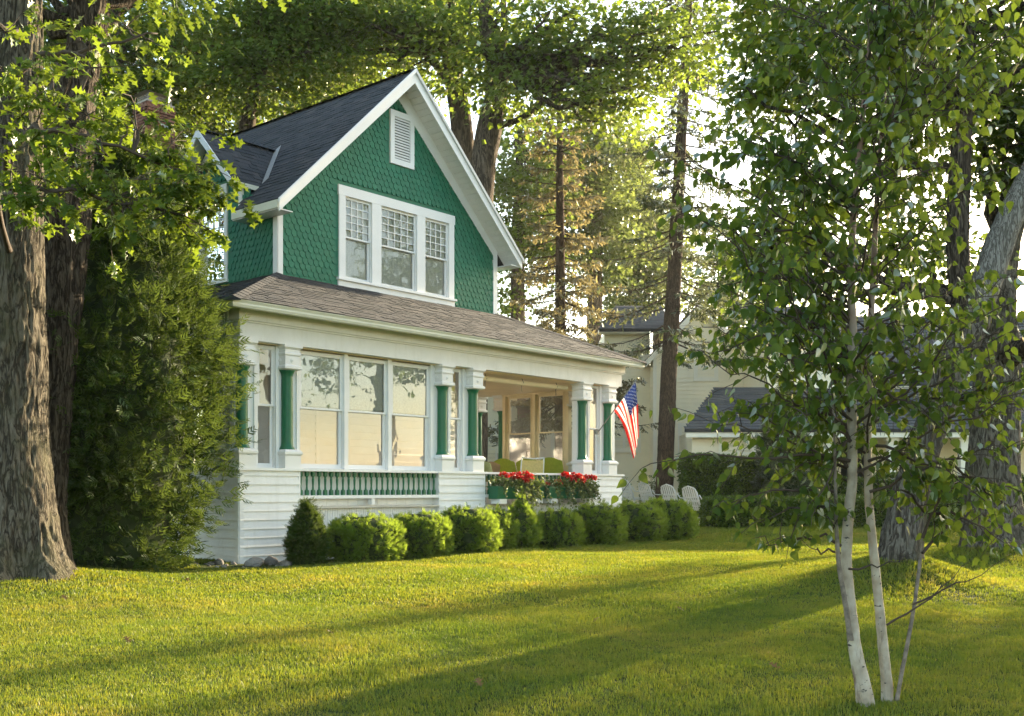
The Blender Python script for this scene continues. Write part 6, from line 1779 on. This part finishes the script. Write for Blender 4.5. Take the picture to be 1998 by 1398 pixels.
def planter(s0, s1, label, seed, heads):
    rng = np.random.RandomState(seed)
    r = empty('flower_box', tuple(hw(s0, -.02, LEDGE)), HA); tag(r, label, 'flower box')
    W = s1-s0
    bx = MB()
    y0, y1 = -.30, -.03
    bx.prism([(0, y0, .34), (W, y0, .34), (W-.03, y0+.05, .10), (.03, y0+.05, .10)], (0, y1-y0-.03, 0))
    bx.build('box', GREEN, r)
    MB().box(-.015, W+.015, y0-.012, y1+.01, .33, .36).build('box_rim', GREEN, r)
    for x in (.08, W-.30): MB().prism([(x, y0+.02, .0), (x+.22, y0+.02, .0), (x+.22, y0+.02, .097), (x, y0+.02, .097)], (0, .24, 0)).build('bracket', WHITE_CLEAN, r)
    MB().box(.04, W-.04, y0+.05, y1-.05, .352, .362).build('soil', BLACK, r)
    n = 620
    P = np.stack([rng.uniform(.02, W-.02, n), y0+rng.uniform(-.10, .27, n), .36+np.abs(rng.normal(0, .085, n))], 1)
    D = rng.normal(0, 1, (n, 3)); D[:, 2] *= .5; D[:, 1] -= .3
    L = .075*rng.uniform(.6, 1.2, n)
    V, F = cloud(P, D, np.array([0, -.6, 1])+rng.normal(0, .5, (n, 3)), L, L, KITE)
    np_obj('leaves', V, F, GERL, r)['kind'] = 'stuff'
    P, D = [], []; mb = MB()
    for k in range(26):
        x = W*(.28+.70*rng.rand()) if rng.rand() < .85 else W*rng.rand(); l = rng.uniform(.15, .50)
        a = np.array([x, y0-.01, .38]); e = a+np.array([rng.normal(0, .08), -.10-rng.uniform(0, .08), -l])
        pts = curve_pts(a, e, .03, 6, rng, .012); mb.tube(pts, .003, 4, cap=False)
        for q in pts:
            for j in range(6): P.append(q+rng.normal(0, .022, 3)); D.append(rng.normal(0, 1, 3)+np.array([0, -.5, -.5]))
    mb.build('trailing_stem', TWIG, r)
    P = np.array(P); D = np.array(D); L = .055*rng.uniform(.6, 1.2, len(P))
    V, F = cloud(P, D, np.array([0, -1, .4])+rng.normal(0, .4, P.shape), L, L*.85, KITE)
    np_obj('trailing_leaves', V, F, VINE, r)['kind'] = 'stuff'
    for i, (x, z) in enumerate(heads):
        y = y0+rng.uniform(-.06, .16)
        o = bpy.data.objects.new('flower_head', FH[i % 3]); link(o, r); o.location = (x*W, y, z); sc_ = rng.uniform(.85, 1.5); o.scale = (sc_,)*3; o.rotation_euler = (0, 0, rng.uniform(0, 6))
        MB().tube([(x*W, y+.02, .36), (x*W, y, z-.01)], .004, 4).build('flower_stalk', GERL, r)
planter(6.0, 7.55, 'green window box of red geraniums on the porch ledge nearest the middle pier', 61,
        [(.10, .60), (.16, .58), (.38, .56), (.44, .61), (.48, .53), (.52, .60), (.60, .62), (.64, .56), (.50, .50), (.57, .52), (.68, .60), (.75, .58), (.55, .47), (.30, .60), (.42, .52), (.72, .54)])
planter(7.68, 9.42, 'green window box of red geraniums on the porch ledge beside the right pier', 62,
        [(.04, .42), (.20, .44), (.36, .58), (.42, .62), (.46, .55), (.50, .62), (.55, .58), (.52, .52), (.60, .60), (.65, .56), (.70, .54), (.66, .48), (.80, .58), (.88, .57), (.93, .55), (.48, .49), (.40, .53)])

# ------------------------------------------------------------------ porch furniture (cottage coordinates)
CUSH = cloth_mat('green_cushion', (.30, .37, .045), .05); SAGE = cloth_mat('sage_cushion', (.46, .48, .22), .05); YEL = cloth_mat('yellow_sling', (.86, .70, .30), .15); PLAID = cloth_mat('plaid_cushion', (.36, .24, .13), .05); WICK = paint('white_wicker', (.74, .70, .62), .6, .06, 8, .2)
FZ = LEDGE-.04
def hthing(name, s, t, rz, label, cat, group=None):
    r = empty(name, tuple(hw(s, t, FZ)), HA+rz); tag(r, label, cat, group); return r
def cushion_mesh(w, h, d, seed=0, rnd=True):
    vs, fs = [], []; n = 10
    for sd in (-1, 1):
        for i in range(n+1):
            for j in range(n+1):
                u, v = -1+2*i/n, -1+2*j/n
                top = 1-.35*max(0, v)**4*(u*u) if rnd else 1
                b = (1-abs(u)**3)*(1-abs(v)**3)
                vs.append((u*w/2*(1-.06*v*v), sd*d/2*max(0.0, b)**.45, (v*top+1)*h/2))
    k = (n+1)**2
    for q in range(2):
        for i in range(n):
            for j in range(n): fs.append((q*k+i*(n+1)+j, q*k+(i+1)*(n+1)+j, q*k+(i+1)*(n+1)+j+1, q*k+i*(n+1)+j+1))
    return vs, fs
sofa = hthing('glider_sofa', 10.10, 2.05, -PI/2, 'white metal porch glider sofa along the right end wall', 'sofa')
fr = MB().box(-1.05, 1.05, -.35, .35, .30, .36).box(-1.05, 1.05, -.38, -.34, .36, .72)
fr.build('frame', WMET, sofa)
for x in (-1.05, 1.05): MB().tube([(x, -.36, .0), (x, -.36, .66), (x, .30, .62), (x, .34, .0)], .02, 8).build('arm', WMET, sofa, smooth=True)
for i, x in enumerate((-.78, .02, .70)):
    vs, fs = cushion_mesh(.78, .66, .20)
    o = MB().add(vs, fs).build('back_cushion', CUSH, None, smooth=True)
    M = Matrix.Translation(hw(10.10, 2.05, FZ)) @ Matrix.Rotation(HA-PI/2, 4, 'Z') @ Matrix.Translation((x, -.22, .46)) @ Matrix.Rotation(.20, 4, 'X')
    o.matrix_world = M
    tag(o, ['olive green back cushion at the porch glider end nearest the lawn', 'olive green back cushion in the middle of the porch glider', 'olive green back cushion at the far end of the porch glider'][i], 'cushion', 'green cushions on the porch glider')
    vs, fs = cushion_mesh(.70, .62, .16, rnd=False)
    o = MB().add(vs, fs).build('seat_cushion', CUSH, None, smooth=True)
    o.matrix_world = Matrix.Translation(hw(10.10, 2.05, FZ)) @ Matrix.Rotation(HA-PI/2, 4, 'Z') @ Matrix.Translation((x, .36, .44)) @ Matrix.Rotation(PI/2, 4, 'X')
    tag(o, ['olive green seat cushion at the porch glider end nearest the lawn', 'olive green seat cushion in the middle of the porch glider', 'olive green seat cushion at the far end of the porch glider'][i], 'cushion', 'green cushions on the porch glider')
def patio_chair(s, t, rz, label, sling, bh=1.02):
    r = hthing('patio_chair', s, t, rz, label, 'chair')
    for sx in (-1, 1):
        x = .27*sx
        MB().tube([(x, .28, 0), (x, .26, .58), (x, .20, .64), (x, -.18, .64)], .016, 7).build('arm', WMET, r, smooth=True)
        MB().tube([(x, -.30, 0), (x, -.14, .38), (x*.98, -.24, .75), (x*.95, -.32, bh)], .018, 7).build('back_post', WMET, r, smooth=True)
    MB().tube([(-.26, -.32, bh), (0, -.335, bh-.025), (.26, -.32, bh)], .018, 7).build('top_bar', WMET, r, smooth=True)
    MB().prism([(-.255, -.15, .42), (.255, -.15, .42), (.25, -.31, bh-.06), (-.25, -.31, bh-.06)], (0, -.012, 0)).build('backrest', sling, r)
    MB().box(-.26, .26, -.16, .26, .39, .41).build('seat', sling, r)
    return r
patio_chair(8.78, 1.15, -.65, 'white framed patio chair with yellow sling back facing away on the porch', YEL, 1.06)
ac = patio_chair(6.95, 1.0, -1.9, 'low white armed chair with sage cushion at the left of the open porch', SAGE, .92)
for nm, s, t, z, rz, mat, lab in (('cushion', 7.05, .95, .50, -1.7, SAGE, 'sage green cushion upright in the low white armed chair'), ('cushion', 8.3, 2.0, .52, -.5, PLAID, 'brown plaid cushion beside the green porch cushions')):
    vs, fs = cushion_mesh(.52, .48, .16)
    o = MB().add(vs, fs).build(nm, mat, None, smooth=True); o.matrix_world = Matrix.Translation(hw(s, t, FZ+z)) @ Matrix.Rotation(HA+rz, 4, 'Z') @ Matrix.Rotation(.25, 4, 'X'); tag(o, lab, 'cushion')
tb_ = hthing('side_table', 8.3, 2.0, 0, 'small white side table carrying the plaid cushion on the porch', 'table')
MB().box(-.28, .28, -.28, .28, .50, .53).build('table_top', WICK, tb_)
for x in (-.24, .24):
    for y in (-.24, .24): MB().box(x-.02, x+.02, y-.02, y+.02, 0, .5).build('leg', WICK, tb_)
rk = hthing('rocking_chair', 9.2, 3.55, -2.3, 'white wicker rocking chair with a tall lattice back deep in the porch', 'chair')
for sx in (-1, 1):
    MB().tube([(.27*sx, -.50, .10), (.27*sx, -.2, .02), (.27*sx, .15, .02), (.27*sx, .45, .08)], .018, 6).build('rocker', WICK, rk, smooth=True)
    MB().tube([(.26*sx, -.22, .05), (.26*sx, -.25, .7), (.24*sx, -.42, 1.36)], .018, 6).build('back_post', WICK, rk, smooth=True)
    MB().tube([(.27*sx, .25, .05), (.27*sx, .24, .66), (.27*sx, -.26, .68)], .018, 6).build('arm', WICK, rk, smooth=True)
MB().box(-.27, .27, -.25, .26, .40, .44).build('seat', WICK, rk)
MB().tube([(-.24, -.42, 1.36), (0, -.44, 1.42), (.24, -.42, 1.36)], .02, 6).build('top_bar', WICK, rk)
lt = MB()
for i in range(9):
    x = -.20+.05*i
    lt.tube([(x, -.27, .62), (x+(.05 if i % 2 else -.05), -.34, .9), (x, -.40, 1.14), (x, -.43, 1.39)], .008, 4)
    lt.tube([(x, -.27, .62), (x-(.05 if i % 2 else -.05), -.34, .9), (x, -.40, 1.14)], .008, 4)
tag(lt.build('lattice', WICK, rk), kind='stuff')

# ------------------------------------------------------------------ stones, fallen leaves
STONE = piece_mat('river_stone', [(.14,.125,.105), (.21,.195,.175), (.19,.155,.12), (.27,.255,.235), (.11,.10,.095)], .8, .3, 40)
def stone_mesh(seed):
    rng = random.Random(seed); vs = []; fs = []; nu, nv = 10, 6
    ph = [rng.uniform(0, 6) for _ in range(4)]
    for j in range(nv+1):
        for i in range(nu):
            a = 2*PI*i/nu; b_ = PI*j/nv; r = 1+.16*math.sin(2*a+ph[0])+.10*math.sin(3*a+ph[1]+b_)+.08*math.cos(3*b_+ph[2])
            vs.append((r*math.sin(b_)*math.cos(a), r*.8*math.sin(b_)*math.sin(a), .55*r*math.cos(b_)))
    for j in range(nv):
        for i in range(nu): fs.append((j*nu+i, j*nu+(i+1) % nu, (j+1)*nu+(i+1) % nu, (j+1)*nu+i))
    return MB().add(vs, fs).mesh('stone', STONE, True)
SMS = [stone_mesh(i) for i in range(6)]
rng = random.Random(9)
SL = ['rounded grey river stone at the foot of the cottage corner']
big = [(-.02, -.42, .17, 'large pale brown stone beside the cottage corner board'), (.42, -.28, .15, 'large rounded grey stone against the left porch pier'), (.28, -.85, .12, 'pale bluish stone at the lawn edge before the porch corner'), (-.42, -.05, .11, 'flat tan stone left of the cottage corner')]
for s, t, r, lab in big:
    v = hw(s, t); v.z = h1(v.x, v.y)+r*.25
    o = link(bpy.data.objects.new('stone', SMS[rng.randrange(6)])); o.location = v; o.scale = (r, r, r); o.rotation_euler = (rng.uniform(-.2, .2), rng.uniform(-.2, .2), rng.uniform(0, 6)); tag(o, lab, 'stone', 'stones along the cottage foundation')
for k in range(46):
    s = rng.uniform(-.9, 1.0); t = rng.uniform(-1.0, -.12) if s > -.05 else rng.uniform(-.9, .5)
    v = hw(s, t); r = rng.uniform(.03, .065); v.z = h1(v.x, v.y)+r*.1
    o = link(bpy.data.objects.new('stone', SMS[rng.randrange(6)])); o.location = v; o.scale = (r, r, r); o.rotation_euler = (rng.uniform(-.3, .3), rng.uniform(-.3, .3), rng.uniform(0, 6)); tag(o, 'small rounded river stone among many at the foot of the left porch pier', 'stone', 'stones along the cottage foundation')
DRY = leaf_mat('dry_leaf', (.14, .075, .03), (.22, .13, .05), (.25, .14, .04), .2, gloss=.5)
dl = np_mesh('fallen_leaf', OAK_L[0]*np.array([1, .85, 1.6]), OAK_L[1], DRY)
for (px, py, lab) in ((365, 1131, 'curled brown fallen leaf on the lawn below the porch corner'), (243, 1247, 'brown fallen leaf lying on the shaded grass at lower left'), (1170, 1208, 'small brown fallen leaf on the sunny middle of the lawn'), (1975, 1085, 'brown leaf on the grass near the right edge'), (830, 1160, 'small dry leaf on the sunny lawn below the bush row'), (1320, 1190, 'dry leaf in the grass left of the grassy mound'), (640, 1235, 'dry leaf at the edge of a long shadow on the lawn'), (1500, 1300, 'dry leaf on the dim grass left of the birch stems'), (120, 1165, 'dry leaf on the grass near the oak roots'), (930, 1330, 'pale dry leaf low in the middle of the lawn')):
    for Y in np.linspace(5, 30, 400):
        p = at(px, py, Y)
        if p.z < h1(p.x, p.y)+.03: break
    o = link(bpy.data.objects.new('fallen_leaf', dl)); o.location = (p.x, p.y, h1(p.x, p.y)+.045); o.scale = (.11,)*3; o.rotation_euler = (.3, .2, px*.1); tag(o, lab, 'leaf')

# ------------------------------------------------------------------ trees beyond the right edge that shade the lawn and show in the porch windows
SG = 'trees standing beyond the right edge of the lawn'
for (x, y, H, cr, lab, sd, n) in ((18.4, 25.2, 13, [((0, 0, 8.8), (2.5, 2.5, 5.4))], 'broad tall maple past the right edge of the lawn', 91, 150),
                               (18.4, 33.5, 15, [((0, 0, 13.5), (2.2, 2.2, 2.0)), ((0, 0, 6.8), (1.1, 1.1, 2.6))], 'high crowned maple past the right edge of the lawn', 92, (40, 9)),
                               (20.9, 33.5, 15, [((0, 0, 13.5), (2.2, 2.2, 2.0)), ((0, 0, 6.8), (1.1, 1.1, 2.6))], 'high crowned maple past the right edge of the lawn, right of the other one', 94, (40, 8)),
                               (18.0, 20.8, 12, [((0, 0, 7.4), (2.4, 3.0, 2.6))], 'tall maple out to the right of the lawn reflected in the porch windows', 93, 60)):
    base = Vector((x, y, h1(x, y)-.1)); r = tree_root('maple_tree', base, lab, group=SG)
    tp = [Vector((0, 0, 0)), Vector((.1, 0, H*.25)), Vector((.05, .1, H*.5)), Vector((-.05, .1, H*.75)), Vector((0, 0, H))]; rr = [.36, .30, .26, .18, .06] if H < 14.5 else [.24, .19, .17, .14, .05]
    bark_trunk('trunk', tp, rr, r, BARK_M, nth=32, nz=80, depth=.03, ridges=14, seed=sd, flare=.2)
    crown_parts(r, np.random.RandomState(sd), tp[1:], rr[1:], [(c, rd, n if isinstance(n, int) else n[ci]) for ci, (c, rd) in enumerate(cr)], MAPLE, BARK_M, .19, 80, limb_n=7 if isinstance(n, int) else 4)

# ------------------------------------------------------------------ haze
hz = MB().box(-199, 199, -199, 249, -3, 26)
hazem = bpy.data.materials.new('haze'); hazem.use_nodes = True
for n in list(hazem.node_tree.nodes): hazem.node_tree.nodes.remove(n)
ho = hazem.node_tree.nodes.new('ShaderNodeOutputMaterial'); hv = hazem.node_tree.nodes.new('ShaderNodeVolumePrincipled')
hv.inputs['Color'].default_value = (.95, .95, .93, 1); hv.inputs['Density'].default_value = HAZE; hv.inputs['Anisotropy'].default_value = .55
hazem.node_tree.links.new(hv.outputs[0], ho.inputs['Volume'])
tag(hz.build('haze', hazem), kind='stuff')
